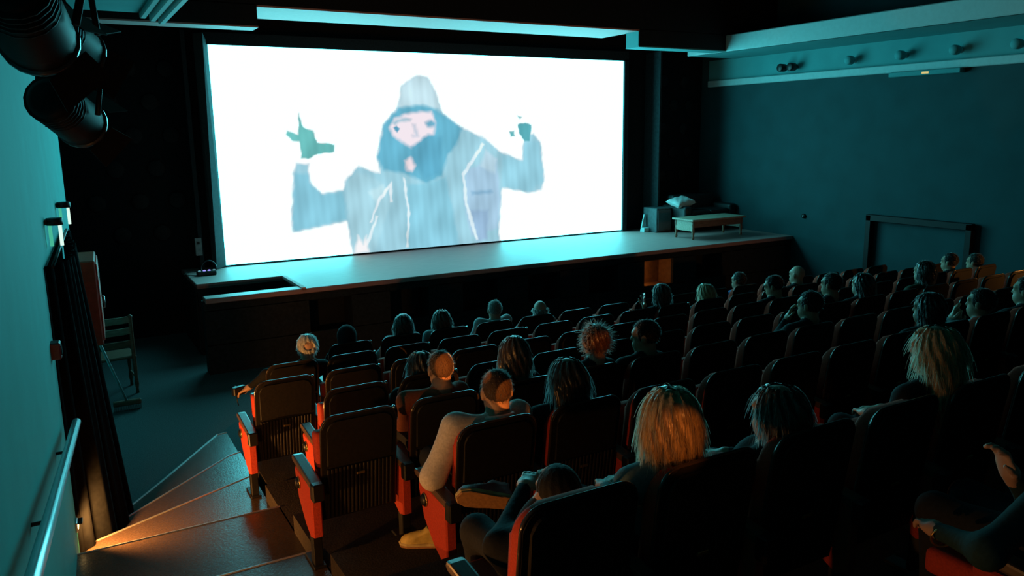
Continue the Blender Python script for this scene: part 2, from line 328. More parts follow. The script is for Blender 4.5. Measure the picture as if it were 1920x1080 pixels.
# ------------------------------------------------------------------ wall lamps that light the aisle
def warm_light(name, loc, direction, watts, size=.03, cone=160, blend=.6, parent=None):
    l = bpy.data.lights.new(name, 'SPOT'); l.energy = watts; l.color = WARM; l.shadow_soft_size = size
    l.spot_size = math.radians(cone); l.spot_blend = blend
    o = bpy.data.objects.new(name, l); C.objects.link(o); o.location = loc
    o.rotation_euler = Vector(direction).to_track_quat('-Z', 'Y').to_euler()
    if parent is not None: o.parent = parent
    return o
def wall_point(y, z, off=0.):
    return (-2.40+.047*(y+8)+off, y, z)
def step_lamp(y, z, watts, label, direction=(1, .35, -.25), cone=165):
    t = thing('step_lamp', label, 'wall lamp', wall_point(y, z), -.047, 'step lamps along the teal wall')
    bm = B(); box(bm, -.01, .014, -.05, .05, -.035, .035, bev=.005); obj('plate', bm, m_chrome, t)
    bm = B(); box(bm, .012, .018, -.03, .03, -.018, .014); obj('lens', bm, m_warmlens, t)
    bm = B(); box(bm, .012, .045, -.045, .045, .020, .030, bev=.003); obj('hood', bm, m_metal, t)
    warm_light('bulb', (.055, 0, 0), direction, watts, cone=cone, parent=t)
step_lamp(-7.50, .54, 170, 'small glowing step lamp low on the teal wall beside the fanned steps', (1, .55, -.35))
step_lamp(-9.35, .98, 52, 'small step lamp low on the teal wall beside the upper steps', (1, .25, -.05))
step_lamp(-11.2, 1.30, 45, 'small step lamp low on the teal wall beside the seventh row', (1, .35, .02))

# lamp inside the lit niche of the stage front
t = thing('niche_lamp', 'small warm lamp inside the lit niche of the stage front', 'lamp', (6.602, -2.28, .60))
bm = B(); box(bm, -.005, .02, -.04, .04, -.03, .03, bev=.004); obj('plate', bm, m_metal, t)
bm = B(); box(bm, .02, .026, -.025, .025, -.018, .018); obj('lens', bm, m_warmlens, t)
warm_light('bulb', (.05, 0, 0), (1, .2, 0), 3.0, .02, 170, parent=t)

# lamp on the far right aisle wall
t = thing('aisle_lamp', 'small warm aisle lamp on the dark teal wall', 'wall lamp', (10.29, -9.2, 1.35), 0)
bm = B(); box(bm, -.03, .01, -.06, .06, -.04, .04, bev=.005); obj('plate', bm, m_metal, t)
bm = B(); box(bm, -.036, -.03, -.04, .04, -.025, .025); obj('lens', bm, m_warmlens, t)
warm_light('bulb', (-.06, 0, 0), (-.75, 1, .03), 90, .03, 80, .7, parent=t)

# narrow unseen spots added on the rear wall, each warming one head
t = thing('added_rear_spots', 'added bar of small warm spotlights on the rear wall, aimed at heads', 'spotlight', (-2.4, -18.7, 4.2))
bm = B(); box(bm, -.4, .4, -.1, -.04, -.03, .03, bev=.006); obj('bar', bm, m_metal, t)
for i, (tg, wt, cn) in enumerate((((-.185, -8.85, 1.655), 11000, 1.0), ((-.24, -9.74, 1.735), 5000, 1.0), ((-.35, -11.2, 2.0), 1300, 2.0), ((1.05, -8.83, 1.62), 700, 1.2))):
    lx = -.2+.13*i; p0 = Vector((-2.4+lx, -18.58, 4.2)); d = Vector(tg)-p0
    bm = B(); lathe(bm, [(.03, -.05), (.035, .07), (.03, .075)], (lx, -.02, 0), 'y', 12); obj('can', bm, m_metal, t, True)
    warm_light('bulb', (lx, .12, 0), d, wt, .004, cn, .8 if i > 1 else .2, parent=t).data.color = (1.0, .30, .05)

# ------------------------------------------------------------------ left wall fittings
def sconce(y, label):
    t = thing('wall_sconce', label, 'wall lamp', wall_point(y, 2.37), -.047, 'pair of tube sconces above the doorway')
    bm = B(); lathe(bm, [(.055, 0), (.055, .045), (.05, .05)], (.06, 0, .15), 'z', 18); obj('cap', bm, m_metal, t, True)
    bm = B(); lathe(bm, [(.012, 0), (.012, .155)], (.030, -.010, 0), 'z', 10); obj('tube', bm, emit('green_tube', (.10, .75, .48), .62), t, True)
    bm = B(); lathe(bm, [(.012, 0), (.012, .155)], (.092, .010, 0), 'z', 10); obj('tube', bm, emit('pale_tube', (.72, 1.0, .85), 1.05), t, True)
    bm = B(); box(bm, -.002, .02, -.03, .03, .155, .19); obj('bracket', bm, m_metal, t)
sconce(-6.80, 'small tube sconce with dark cap over the near end of the doorway')
sconce(-5.20, 'small tube sconce with dark cap over the far end of the doorway')

t = thing('handrail', 'round steel handrail sloping along the teal wall beside the steps', 'handrail')
A_, B_ = Vector(wall_point(-8.0, 1.375, .085)), Vector(wall_point(-13.2, 2.18, .085))
A_ = Vector(wall_point(-7.55, 1.28, .085))
bm = B(); tube(bm, [A_, B_], .027, 14); obj('rail', bm, m_chrome, t, True)
for k in range(4):
    q = A_.lerp(B_, .12+.26*k); bm = B(); tube(bm, [q-Vector((0, 0, .02)), q-Vector((.02, 0, .06)), q-Vector((.09, 0, .06))], .009, 8); obj('bracket', bm, m_metal, t, True)

bm = B(); box(bm, -.01, .055, -.05, .05, -.055, .055, bev=.008)
t = tag(obj('alarm_box', bm, mat('dark_red_box', (.16, .02, .02), .5), loc=wall_point(-7.62, 1.80), rot=(0, 0, -.047)), 'small dark red alarm box on the teal wall by the curtain', 'alarm box')
bm = B(); box(bm, .055, .06, -.03, .03, -.03, .03); obj('button_plate', bm, m_black, t)

# black curtain in the doorway
def curtain():
    rng = random.Random(4); bm = B(); n, mz = 150, 14; V = []
    for j in range(mz+1):
        z = 2.30-(2.22*j/mz)
        for i in range(n+1):
            u = i/n; y = -7.43+2.49*u
            fl = .25+.75*j/mz
            x = -2.40+.047*(y+8) + -.03+.09*min(1, u*7)+.23*(.35+.65*j/mz)*math.sin(math.pi*min(1, u*1.25)**.8)**1 + min(1, u*7)*fl*.055*math.sin(u*62+.6*math.sin(u*9)) + .02*math.sin(u*141)
            zz = z + (.05*math.sin(u*17)+.04*math.sin(u*43) if j == mz else 0)
            V.append(bm.verts.new((x, y+.012*math.sin(j*.8+u*20), zz)))
    for j in range(mz):
        for i in range(n):
            a = j*(n+1)+i; bm.faces.new([V[a], V[a+1], V[a+n+2], V[a+n+1]])
    bmesh.ops.solidify(bm, geom=bm.faces[:], thickness=.008)
    t = thing('doorway_curtain', 'heavy black curtain hanging in folds in the doorway of the teal wall', 'curtain', (0, 0, 0))
    obj('cloth', bm, m_curt, t, True)
    bm = B(); tube(bm, [wall_point(-7.36, 2.30, .05), wall_point(-4.95, 2.30, .05)], .012, 8); obj('rod', bm, m_metal, t, True)
curtain()
# wooden door post lit by the step lamp
bm = B(); box(bm, -.05, .018, -.06, .05, 0, .95, bev=.006)
struct('trim_12', bm, m_woodp, 'wooden post of the doorway beside the steps', loc=wall_point(-7.33, 0), rot=(0, 0, -.047))

t = thing('fire_hose_cabinet', 'red metal fire hose cabinet on the teal wall past the curtain', 'cabinet', wall_point(-4.2, 1.08), -.047)
bm = B(); box(bm, .004, .24, -.38, .38, 0, .86, bev=.012); obj('body', bm, m_redp, t)
bm = B(); box(bm, .24, .255, -.34, .34, .04, .82, bev=.006); d = obj('door', bm, m_redp, t)
bm = B(); tube(bm, [(.26, -.28, .36), (.285, -.28, .37), (.285, -.28, .48), (.26, -.28, .49)], .008, 6); obj('handle', bm, m_chrome, d, True)
bm = B(); lathe(bm, [(.05, .255), (.05, .26)], (0, .1, .66), 'x', 16); obj('emblem', bm, m_white, d, True)

# wooden ladder-back chair by the alcove
def ladder_chair():
    t = thing('ladder_back_chair', 'old wooden ladder-back chair standing in the dark corner by the stage', 'chair', (-1.83, -2.80, 0), .10)
    def turned(h, top):
        return [(.020, 0), (.016, .06), (.027, .12), (.018, .2), (.024, .3), (.022, h-.02), (.018, h)] if not top else [(.020, 0), (.016, .06), (.027, .12), (.018, .2), (.024, .3), (.024, .5), (.022, h-.05), (.03, h-.02), (.012, h)]
    for sx in (-1, 1):
        bm = B(); lathe(bm, turned(1.0, True), (.19*sx, 0, 0), 'z', 10); obj('leg', bm, m_wood, t, True)
        bm = B(); lathe(bm, turned(.46, False), (.19*sx, .38, 0), 'z', 10); obj('leg', bm, m_wood, t, True)
        bm = B(); tube(bm, [(.19*sx, 0, .2), (.19*sx, .38, .2)], .011, 8); obj('stretcher', bm, m_wood, t, True)
    for z, m in ((.94, m_woodp), (.80, m_woodp), (.64, m_wood)):
        bm = B(); prism(bm, [(-.18, -.01), (-.09, -.03), (.09, -.03), (.18, -.01), (.18, .01), (.09, -.01), (-.09, -.01), (-.18, .01)], 'z', z-.04, z+.04); obj('slat', bm, m, t)
    bm = B(); box(bm, -.22, .22, -.02, .42, .45, .485, bev=.012); obj('seat', bm, m_wood, t)
ladder_chair()
def broom(loc, top, label, head=True):
    t = thing('broom', label, 'broom', loc)
    v = Vector(top)-Vector(loc)
    bm = B(); tube(bm, [Vector((0, 0, .10)), v], .014, 8); obj('handle', bm, mat('grey_handle', (.35, .38, .38), .45), t, True)
    bm = B(); tube(bm, [v*.97, v], .018, 8); obj('grip', bm, m_white, t, True)
    bm = B(); box(bm, -.15, .15, -.03, .03, .06, .12, bev=.01); h = obj('head', bm, m_wood, t)
    bm = B()
    for i in range(26):
        for j in (-1, 0, 1): tube(bm, [(-.14+.28*i/25, .018*j, .07), (-.145+.29*i/25, .026*j, .0)], .003, 4)
    o = obj('bristles', bm, mat('dark_bristles', (.05, .04, .035), .8), h); o['kind'] = 'stuff'
broom((-1.80, -3.42, 0), (-2.06, -3.75, 1.05), 'broom leaning by the wooden chair, its head on the carpet')
t = thing('crumpled_cloth', 'white crumpled cloth hung over the chair by the alcove', 'cloth', (-2.0, -2.84, 1.0))
bm = B(); bmesh.ops.create_icosphere(bm, subdivisions=3, radius=.055)
for v in bm.verts: v.co = Vector((v.co.x*.9, v.co.y*.8, v.co.z*.8))*(1+.22*math.sin(v.co.x*90)*math.sin(v.co.z*110+v.co.y*70))
obj('fold', bm, m_pillow, t, True)
bm = B(); prism(bm, [(-.05, 0), (.05, .01), (.06, -.13), (-.02, -.11)], 'y', -.07, -.06); obj('drape', bm, m_pillow, t)

# hanging stage spotlights near the left wall
def stage_spot(loc, rot, s, label):
    t = thing('stage_spotlight', label, 'spotlight', loc); t.rotation_euler = rot; t.scale = (s, s, s)
    bm = B(); lathe(bm, [(.06, -.22), (.085, -.20), (.10, -.05), (.105, .10), (.105, .17)], (0, 0, 0), 'y', 20); h = obj('housing', bm, m_rig, t, True)
    bm = B(); lathe(bm, [(.113, .165), (.113, .185), (.098, .185), (.098, .165)], (0, 0, 0), 'y', 20); obj('lens_ring', bm, mat('bare_ring', (.10, .10, .11), .3, metal=.6), h, True)
    bm = B(); lathe(bm, [(.096, .150), (.06, .168), (.02, .172)], (0, 0, 0), 'y', 18); obj('lens', bm, m_lens, h, True)
    for k in range(5): bm = B(); lathe(bm, [(.100, -.19+.03*k), (.100, -.182+.03*k)], (0, 0, 0), 'y', 16); obj('cooling_fin', bm, m_rig, h, True)
    bm = B(); tube(bm, [(-.125, 0, 0), (-.125, 0, .17), (-.08, 0, .21), (.08, 0, .21), (.125, 0, .17), (.125, 0, 0)], .012, 6); obj('yoke', bm, m_rig, t, True)
    for k, ang in enumerate((.5, 2.2, -1.1)):
        bm = B(); prism(bm, [(-.07, 0), (.07, 0), (.09, .13), (-.09, .13)], 'z', 0, .004)
        f = obj('barn_door', bm, m_rig, t); f.matrix_local = Matrix.Rotation(ang, 4, 'Y') @ Matrix.Translation((0, .18, .105)) @ Matrix.Rotation(.5, 4, 'X')
stage_spot((-2.17, -9.5, 3.23), (-.25, .1, -.35), .95, 'black stage spotlight hanging lowest on the bar at the teal wall')
stage_spot((-2.16, -9.75, 3.50), (-.2, -.1, -.25), 1.0, 'black stage spotlight clamped higher on the bar at the teal wall')
stage_spot((-2.26, -10.6, 3.47), (-.3, .2, -.2), 1.0, 'black stage spotlight at the rear of the bar by the teal wall')
from mathutils import Euler
HOOK = Vector((-2.17, -9.5, 3.23))+Euler((-.25, .1, -.35)).to_matrix() @ Vector((0, 0, .205))*.95
t = thing('lighting_bar', 'black lighting bar on brackets along the teal wall', 'lighting bar')
bm = B(); tube(bm, [(-2.22, -11.6, 3.66), (-2.15, -9.0, 3.70)], .025, 10); obj('pipe', bm, m_rig, t, True)
for y in (-11.0, -9.2): bm = B(); box(bm, -2.40+.047*(y+8)+.004, -2.17, y-.03, y+.03, 3.64, 3.72, bev=.006); obj('bracket', bm, m_rig, t)
bm = B(); tube(bm, [HOOK-Vector((0, 0, .008)), Vector((HOOK.x, HOOK.y, 3.70))], .012, 8); obj('hanger', bm, m_rig, t, True)
bm = B(); box(bm, -2.485, -2.37, -10.25, -9.95, 3.40, 3.70, bev=.01); box(bm, -2.40, -2.17, -10.12, -10.08, 3.655, 3.70); obj('dimmer_box', bm, m_rig, t)
bm = B(); tube(bm, [(-2.24, -11.2, 3.64), (-2.42, -11.05, 3.42), (-2.45, -10.7, 3.30), (-2.44, -10.4, 3.32), (-2.42, -10.1, 3.41)], .008, 6); obj('cable', bm, m_rig, t, True)

# ------------------------------------------------------------------ right wall fittings
for i, y in enumerate((-3.71, -4.69, -5.62, -6.55)):
    t = thing('wall_spot', 'small round wall spot on the pale band, %s from the twin spotlight' % ('first', 'second', 'third', 'fourth')[i], 'wall lamp', (10.27, y, 4.29), 0, 'row of round wall spots on the pale band')
    bm = B(); lathe(bm, [(.04, .02), (.05, -.01), (.03, -.03), (.03, -.07)], axis='x', n=16); obj('base', bm, m_trimp, t, True)
    bm = B(); lathe(bm, [(.045, -.06), (.075, -.09), (.078, -.18), (.06, -.21)], axis='x', n=18); obj('head', bm, m_band, t, True)
t = thing('twin_wall_spot', 'twin black spotlight on the pale band near the screen corner', 'spotlight', (10.27, -2.33, 4.27))
for s in (-1, 1):
    bm = B(); lathe(bm, [(.05, -.04), (.075, -.10), (.075, -.22), (.06, -.23)], (0, .12*s, 0), 'x', 16); obj('head', bm, m_metal, t, True)
bm = B(); box(bm, -.05, .02, -.14, .14, -.02, .02, bev=.005); obj('arm', bm, m_metal, t)
t = thing('strip_luminaire', 'long flat luminaire under the pale ledge with a small painted warm glint', 'luminaire', (10.22, -5.1, 3.985))
bm = B(); box(bm, -.07, .07, -.62, .62, -.04, .035, bev=.008); obj('housing', bm, m_band, t)
bm = B(); box(bm, -.074, -.068, -.10, .02, -.02, .012); obj('painted_glint', bm, emit('dim_warm', (1, .8, .3), .7), t)  # glowing strip standing in for a warm glint on the housing
bm = B(); lathe(bm, [(.045, 0), (.045, -.03), (.02, -.04)], axis='x', n=14); o = tag(obj('wall_socket', bm, m_metal, None, True, loc=(10.3, -2.78, 1.45)), 'small round black socket on the dark teal wall', 'socket')
bm = B(); lathe(bm, [(.016, -.04), (.012, -.046)], axis='x', n=10); obj('pin_cover', bm, m_chrome, o, True)
t = thing('guard_frame', 'black goal-shaped frame standing against the dark teal wall', 'frame', (10.22, -5.18, 0))
for y in (-.90, .90): bm = B(); box(bm, -.05, .05, y-.05, y+.05, 0, 1.60, bev=.006); obj('post', bm, m_rig, t)
bm = B(); box(bm, -.05, .05, -.95, .95, 1.50, 1.61, bev=.006); obj('top_rail', bm, m_rig, t)

# ------------------------------------------------------------------ things on the stage
t = thing('subwoofer', 'black subwoofer cabinet beside the screen on the stage', 'speaker', (8.62, -.42, ST), .0)
bm = B(); box(bm, -.20, .20, -.22, .22, 0, .50, bev=.012); obj('cabinet', bm, mat('grey_black_cabinet', (.05, .06, .065), .6), t)
bm = B(); box(bm, -.17, .17, -.232, -.218, .04, .46, bev=.004); obj('grille', bm, mat('grille_cloth', (.09, .11, .115), .8, scale=200), t)
for s in (-1, 1): bm = B(); box(bm, .16*s-.02, .16*s+.02, -.2, .2, -.0, .012); obj('foot', bm, m_metal, t)
t = thing('leaning_board', 'narrow pale board leaning on the subwoofer', 'board', (8.32, -.30, ST))
bm = B(); prism(bm, [(-.05, 0), (.02, 0), (.101, .36), (.04, .36)], 'y', -.015, .015); obj('board', bm, m_trimp, t)
bm = B(); box(bm, -.05, .09, -.13, -.005, 0, .09, bev=.006); obj('foot', bm, m_trimp, t)
t = thing('coffee_table', 'low reddish wooden table with turned legs on the stage before the sofa', 'table', (8.93, -1.62, ST))
bm = B(); box(bm, -.70, .70, -.30, .30, .355, .39, bev=.008); obj('table_top', bm, m_woodp, t)
for x in (-.63, .63):
    for y in (-.24, .24):
        bm = B(); lathe(bm, [(.02, 0), (.028, .03), (.02, .07), (.033, .16), (.024, .22), (.035, .27), (.035, .36)], (x, y, 0), 'z', 12); obj('leg', bm, m_wood, t, True)
for y in (-.25, .25): bm = B(); box(bm, -.63, .63, y-.012, y+.012, .23, .36); obj('apron', bm, m_wood, t)
for x in (-.64, .64): bm = B(); box(bm, x-.012, x+.012, -.24, .24, .16, .36); obj('apron', bm, m_woodp, t)
t = thing('sofa', 'black leather sofa at the back of the stage by the dark teal wall', 'sofa', (9.55, -.62, ST))
bm = B(); box(bm, -.62, .62, -.40, .35, .10, .36, bev=.04, seg=2); obj('base', bm, m_leather, t, True)
bm = B(); box(bm, -.58, .58, .12, .38, .30, .74, bev=.06, seg=3); obj('backrest', bm, m_leather, t, True)
for s in (-1, 1): bm = B(); box(bm, .62*s-.10, .62*s+.10, -.42, .36, .08, .54, bev=.06, seg=3); obj('arm', bm, m_leather, t, True)
for s in (-1, 1): bm = B(); box(bm, .262*s-.258, .262*s+.258, -.40, .14, .34, .45, bev=.05, seg=3); obj('seat_cushion', bm, m_leather, t, True)
for x in (-.55, .55):
    for y in (-.34, .28): bm = B(); lathe(bm, [(.025, 0), (.03, .11)], (x, y, 0), 'z', 10); obj('foot', bm, m_metal, t, True)
def pillow(loc, rot, label):
    bm = B(); bmesh.ops.create_grid(bm, x_segments=20, y_segments=14, size=.5)
    top = [(v.co.x, v.co.y) for v in bm.verts]; bm.free(); bm = B(); n, m_ = 20, 14
    V = {}
    for side in (1, -1):
        for i in range(n+1):
            for j in range(m_+1):
                u, v = 2*i/n-1, 2*j/m_-1
                h = .085*(max(0, (1-u**4))*max(0, (1-v**4)))**.6
                if side < 0 and (i in (0, n) or j in (0, m_)): V[(i, j, side)] = V[(i, j, 1)]; continue
                k = 1-.06*(1-abs(u))*abs(v)
                V[(i, j, side)] = bm.verts.new((.27*u*(1-.07*(1-v*v)), .19*v*(1-.07*(1-u*u)), side*h+.008*math.sin(9*u)*math.sin(7*v)))
        for i in range(n):
            for j in range(m_):
                q = [V[(i, j, side)], V[(i+1, j, side)], V[(i+1, j+1, side)], V[(i, j+1, side)]]
                bm.faces.new(q if side > 0 else q[::-1])
    o = tag(obj('pillow', bm, m_pillow, None, True, loc=loc, rot=rot), label, 'pillow')
    bm = B(); tube(bm, [(.27*math.copysign(min(1, abs(1.25*math.cos(a))), math.cos(a)), .19*math.copysign(min(1, abs(1.25*math.sin(a))), math.sin(a)), 0) for a in np.linspace(0, 2*math.pi, 40)[:-1]], .006, 5, closed=True)
    obj('piping', bm, m_pillow, o, True)
pillow((8.97, -.74, ST+.615), (.25, -.12, .1), 'plump white pillow on the arm of the black sofa')

t = thing('control_panel', 'small pale wall panel on the cloth wing left of the screen', 'panel', (-.41, -.10, 1.42))
bm = B(); box(bm, -.05, .05, -.03, 0, -.14, .14, bev=.006); obj('plate', bm, mat('grey_plate', (.22, .25, .26), .5), t)
bm = B(); box(bm, -.02, .02, -.036, -.028, .04, .08); obj('switch', bm, m_metal, t)
t = thing('led_lamp', 'small stage effect lamp with violet lights at the stage corner', 'lamp', (-.40, -.62, ST))
bm = B(); box(bm, -.14, .14, -.07, .07, 0, .07, bev=.012); obj('body', bm, m_metal, t)
bm = B(); tube(bm, [(.04+.11*math.cos(a), 0, .11+.11*math.sin(a)) for a in np.linspace(-.6, math.pi+.6, 18)], .010, 6); obj('hoop', bm, m_metal, t, True)
for i, x in enumerate((-.10, -.03, .04, .11)):
    bm = B(); lathe(bm, [(.022, 0), (.022, .012), (.012, .02)], (x, -.02, .065), 'z', 12)
    obj('light', bm, emit('violet_led', (.35, .30, 1.0), 1.2) if i in (1, 2) else emit('pale_led', (.3, .8, .9), .35), t, True)
bm = B(); tube(bm, [(-.14, 0, .01), (-.3, .15, .008), (-.25, .35, .008), (.0, .45, .008)], .006, 5); obj('cable', bm, m_metal, t, True)

# ------------------------------------------------------------------ cinema seats
def back_outline(w, z0, z1, r, n=6):
    pts = [(-w, z0), (w, z0)]
    for k in range(n+1):
        a = math.pi/2*k/n; pts.append((w-r+r*math.cos(a), z1-r+r*math.sin(a)))
    for k in range(n+1):
        a = math.pi/2*(1+k/n); pts.append((-w+r+r*math.cos(a), z1-r+r*math.sin(a)))
    return pts
LEAN = .14
def lean(bm, top=.95):
    for v in bm.verts: v.co.y += LEAN*(top-v.co.z)
CH = {}
bm = B(); prism(bm, back_outline(.232, .27, .95, .075), 'y', .012, .040, bev=.006); lean(bm); CH['back_shell'] = mesh_of('back_shell', bm, m_shell)
bm = B(); prism(bm, back_outline(.205, .635, .925, .06), 'y', -.002, .014, bev=.006); lean(bm); CH['upper_panel'] = mesh_of('upper_panel', bm, m_shell)
bm = B(); prism(bm, back_outline(.216, .30, .915, .10), 'y', .038, .125, bev=.022, seg=3); lean(bm); CH['back_cushion'] = mesh_of('back_cushion', bm, m_red, True)
bm = B(); o_ = back_outline(.234, .27, .953, .078)[1:]; tube(bm, [(u, .022, v) for u, v in o_] + [(-.234, .022, .27)], .0085, 8); lean(bm); CH['edge_trim'] = mesh_of('edge_trim', bm, m_trim, True)
bm = B()
for k in range(17): box(bm, -.207+.0248*k, -.207+.0248*k+.0145, -.002, .016, .285, .615, bev=.003)
lean(bm); CH['ribbed_panel'] = mesh_of('ribbed_panel', bm, m_rib)
bm = B(); box(bm, -.0075, .0075, -.002, .016, .285, .615, bev=.003); lean(bm); CH['slat'] = mesh_of('slat', bm, m_rib)
bm = B(); box(bm, -.026, .026, -.008, .0, .545, .563, bev=.002); lean(bm); CH['number_plate'] = mesh_of('number_plate', bm, m_brass)
bm = B(); box(bm, -.222, .222, .0, .43, -.05, .05, bev=.03, seg=3); CH['seat'] = mesh_of('seat', bm, m_red, True)
bm = B(); prism(bm, [(.03, .21), (.09, .185), (.20, .235), (.33, .35), (.39, .51), (.39, .54), (.03, .54)], 'x', -.031, .031, bev=.008); CH['side_panel'] = mesh_of('side_panel', bm, m_red)
bm = B(); prism(bm, [(.01, .525), (.42, .565), (.44, .58), (.43, .602), (.40, .606), (.02, .57), (.005, .55)], 'x', -.0355, .0355, bev=.010, seg=2); CH['armrest'] = mesh_of('armrest', bm, m_arm)
bm = B(); box(bm, -.036, .036, -.03, .035, .46, .57, bev=.008); CH['arm_block'] = mesh_of('arm_block', bm, m_metal)
bm = B(); lathe(bm, [(.034, .0), (.036, -.012), (.026, -.022), (.008, -.026)], (-.029, .30, .465), 'x', 18); CH['knob'] = mesh_of('knob', bm, m_metal, True)
bm = B(); tube(bm, [(-.035, .30+.035*math.cos(a), .465+.035*math.sin(a)) for a in np.linspace(0, 2*math.pi, 21)[:-1]], .005, 6, closed=True); CH['knob_ring'] = mesh_of('knob_ring', bm, m_brass, True)
bm = B(); box(bm, -.028, .028, .06, .13, .0, .23, bev=.004); box(bm, -.04, .04, .03, .24, 0, .018, bev=.004); CH['leg'] = mesh_of('leg', bm, m_metal)
bm = B(); bmesh.ops.create_uvsphere(bm, u_segments=14, v_segments=8, radius=.014); CH['glint_bead'] = mesh_of('corner_glint_bead', bm, mat('glint_steel', (.7, .72, .74), .18, metal=1., var=.03), True)  # bead added to stand in for the screen glint on chair corners
ROWNAME = {'R5': 'front row', 'R4': 'second row', 'R3': 'third row', 'R2': 'fourth row', 'R1': 'fifth row', 'R0': 'sixth row', 'N': 'seventh row', 'N2': 'eighth row'}
PITCH = {'N2': .58, 'N': .58, 'R0': .575, 'R1': .575, 'R2': .57, 'R3': .57, 'R4': .568, 'R5': .58}
def seat(row, x, label, occupied, end_left=False, end_right=False, slats=False, full=True, glint_bead=False):
    y, z = ROWS[row]
    t = thing('cinema_chair', label, 'seat', (x, y, z), 0, 'seats of the '+ROWNAME[row])
    for n in ('back_shell', 'upper_panel', 'back_cushion', 'edge_trim'): link(n, CH[n], t)
    if slats:
        for k in range(17): link('slat', CH['slat'], t, (-.199+.0248*k, 0, 0))
    else: link('ribbed_panel', CH['ribbed_panel'], t)
    link('number_plate', CH['number_plate'], t)
    if glint_bead: link('corner_glint_bead', CH['glint_bead'], t, (.222, .03, .938))
    s = link('seat', CH['seat'], t, (0, .19, .41) if occupied else (0, .235, .36), (0, 0, 0) if occupied else (math.radians(85), 0, 0))
    hp = PITCH[row]/2
    for dx in ([-hp] + ([hp] if end_right else [])):
        link('side_panel', CH['side_panel'], t, (dx, 0, 0)); link('armrest', CH['armrest'], t, (dx, 0, 0)); link('arm_block', CH['arm_block'], t, (dx, 0, 0))
        link('leg', CH['leg'], t, (dx, 0, 0))
        if full and (dx < 0):
            k = link('knob', CH['knob'], t, (dx, 0, 0)); link('knob_ring', CH['knob_ring'], k)

# ------------------------------------------------------------------ people: smooth bodies from blended rounded cones
def surfnet(xs, ys, zs, F):
    S = F < 0
    nx, ny, nz = F.shape
    c = np.zeros((nx-1, ny-1, nz-1), int)
    for a in (0, 1):
        for b in (0, 1):
            for d in (0, 1): c += S[a:nx-1+a, b:ny-1+b, d:nz-1+d]
    act = (c > 0) & (c < 8); idx = np.full(act.shape, -1); I = np.argwhere(act); idx[act] = np.arange(len(I))
    acc = np.zeros((len(I), 3)); cnt = np.zeros(len(I)); G = (np.asarray(xs), np.asarray(ys), np.asarray(zs))
    for ax in range(3):
        o1, o2 = [k for k in range(3) if k != ax]
        for a in (0, 1):
            for b in (0, 1):
                i0 = I.copy(); i0[:, o1] += a; i0[:, o2] += b; i1 = i0.copy(); i1[:, ax] += 1
                f0 = F[i0[:, 0], i0[:, 1], i0[:, 2]]; f1 = F[i1[:, 0], i1[:, 1], i1[:, 2]]
                m = (f0 < 0) != (f1 < 0); t = np.where(m, f0/(f0-f1+1e-12), 0)
                P = np.stack([G[k][i0[:, k]] for k in range(3)], 1); P[:, ax] += t*(G[ax][np.minimum(i0[:, ax]+1, len(G[ax])-1)]-G[ax][i0[:, ax]])
                acc += P*m[:, None]; cnt += m
    V = acc/np.maximum(cnt, 1)[:, None]; faces = []
    for ax in range(3):
        o1, o2 = [(1, 2), (2, 0), (0, 1)][ax]
        s0 = [slice(None)]*3; s1 = [slice(None)]*3; s0[ax] = slice(0, -1); s1[ax] = slice(1, None)
        A, Bq = S[tuple(s0)], S[tuple(s1)]
        E_ = np.argwhere(A != Bq); lim = [nx-1, ny-1, nz-1]
        E_ = E_[(E_[:, o1] > 0) & (E_[:, o2] > 0) & (E_[:, o1] < lim[o1]) & (E_[:, o2] < lim[o2])]
        q = []
        for d1, d2 in ((-1, -1), (0, -1), (0, 0), (-1, 0)):
            e = E_.copy(); e[:, o1] += d1; e[:, o2] += d2; q.append(idx[e[:, 0], e[:, 1], e[:, 2]])
        q = np.stack(q, 1); flip = ~A[E_[:, 0], E_[:, 1], E_[:, 2]]
        q[flip] = q[flip][:, ::-1]; faces.append(q)
    return V, np.concatenate(faces)
def d_cone(P, a, b, ra, rb):
    a, b = np.asarray(a, float), np.asarray(b, float); ab = b-a; L = ab@ab+1e-12
    t = np.clip(((P-a)@ab)/L, 0, 1); return np.linalg.norm(P-a-t[..., None]*ab, axis=-1)-(ra+(rb-ra)*t)
def d_ell(P, c, r):
    r = np.asarray(r, float); q = (P-np.asarray(c))/r; k0 = np.linalg.norm(q, axis=-1); k1 = np.linalg.norm(q/r, axis=-1)
    return k0*(k0-1)/(k1+1e-9)
def smin(ds, k):
    m = np.minimum.reduce(ds); return m-k*np.log(sum(np.exp(-(d-m)/k) for d in ds))
def axis_grid(lo, hi, fl, fh, fine, coarse):
    a = list(np.arange(fl, lo-coarse, -coarse))[::-1]; b = list(np.arange(fl+fine, fh, fine)); c = list(np.arange(fh, hi+coarse, coarse))
    return np.array(a+b+c)
def head_frame(yaw, pitch):
    cy, sy = math.cos(yaw), math.sin(yaw); cp, sp = math.cos(pitch), math.sin(pitch)
    Rz = np.array([[cy, -sy, 0], [sy, cy, 0], [0, 0, 1]]); Rx = np.array([[1, 0, 0], [0, cp, -sp], [0, sp, cp]])
    return Rz @ Rx            # head-local -> body-local
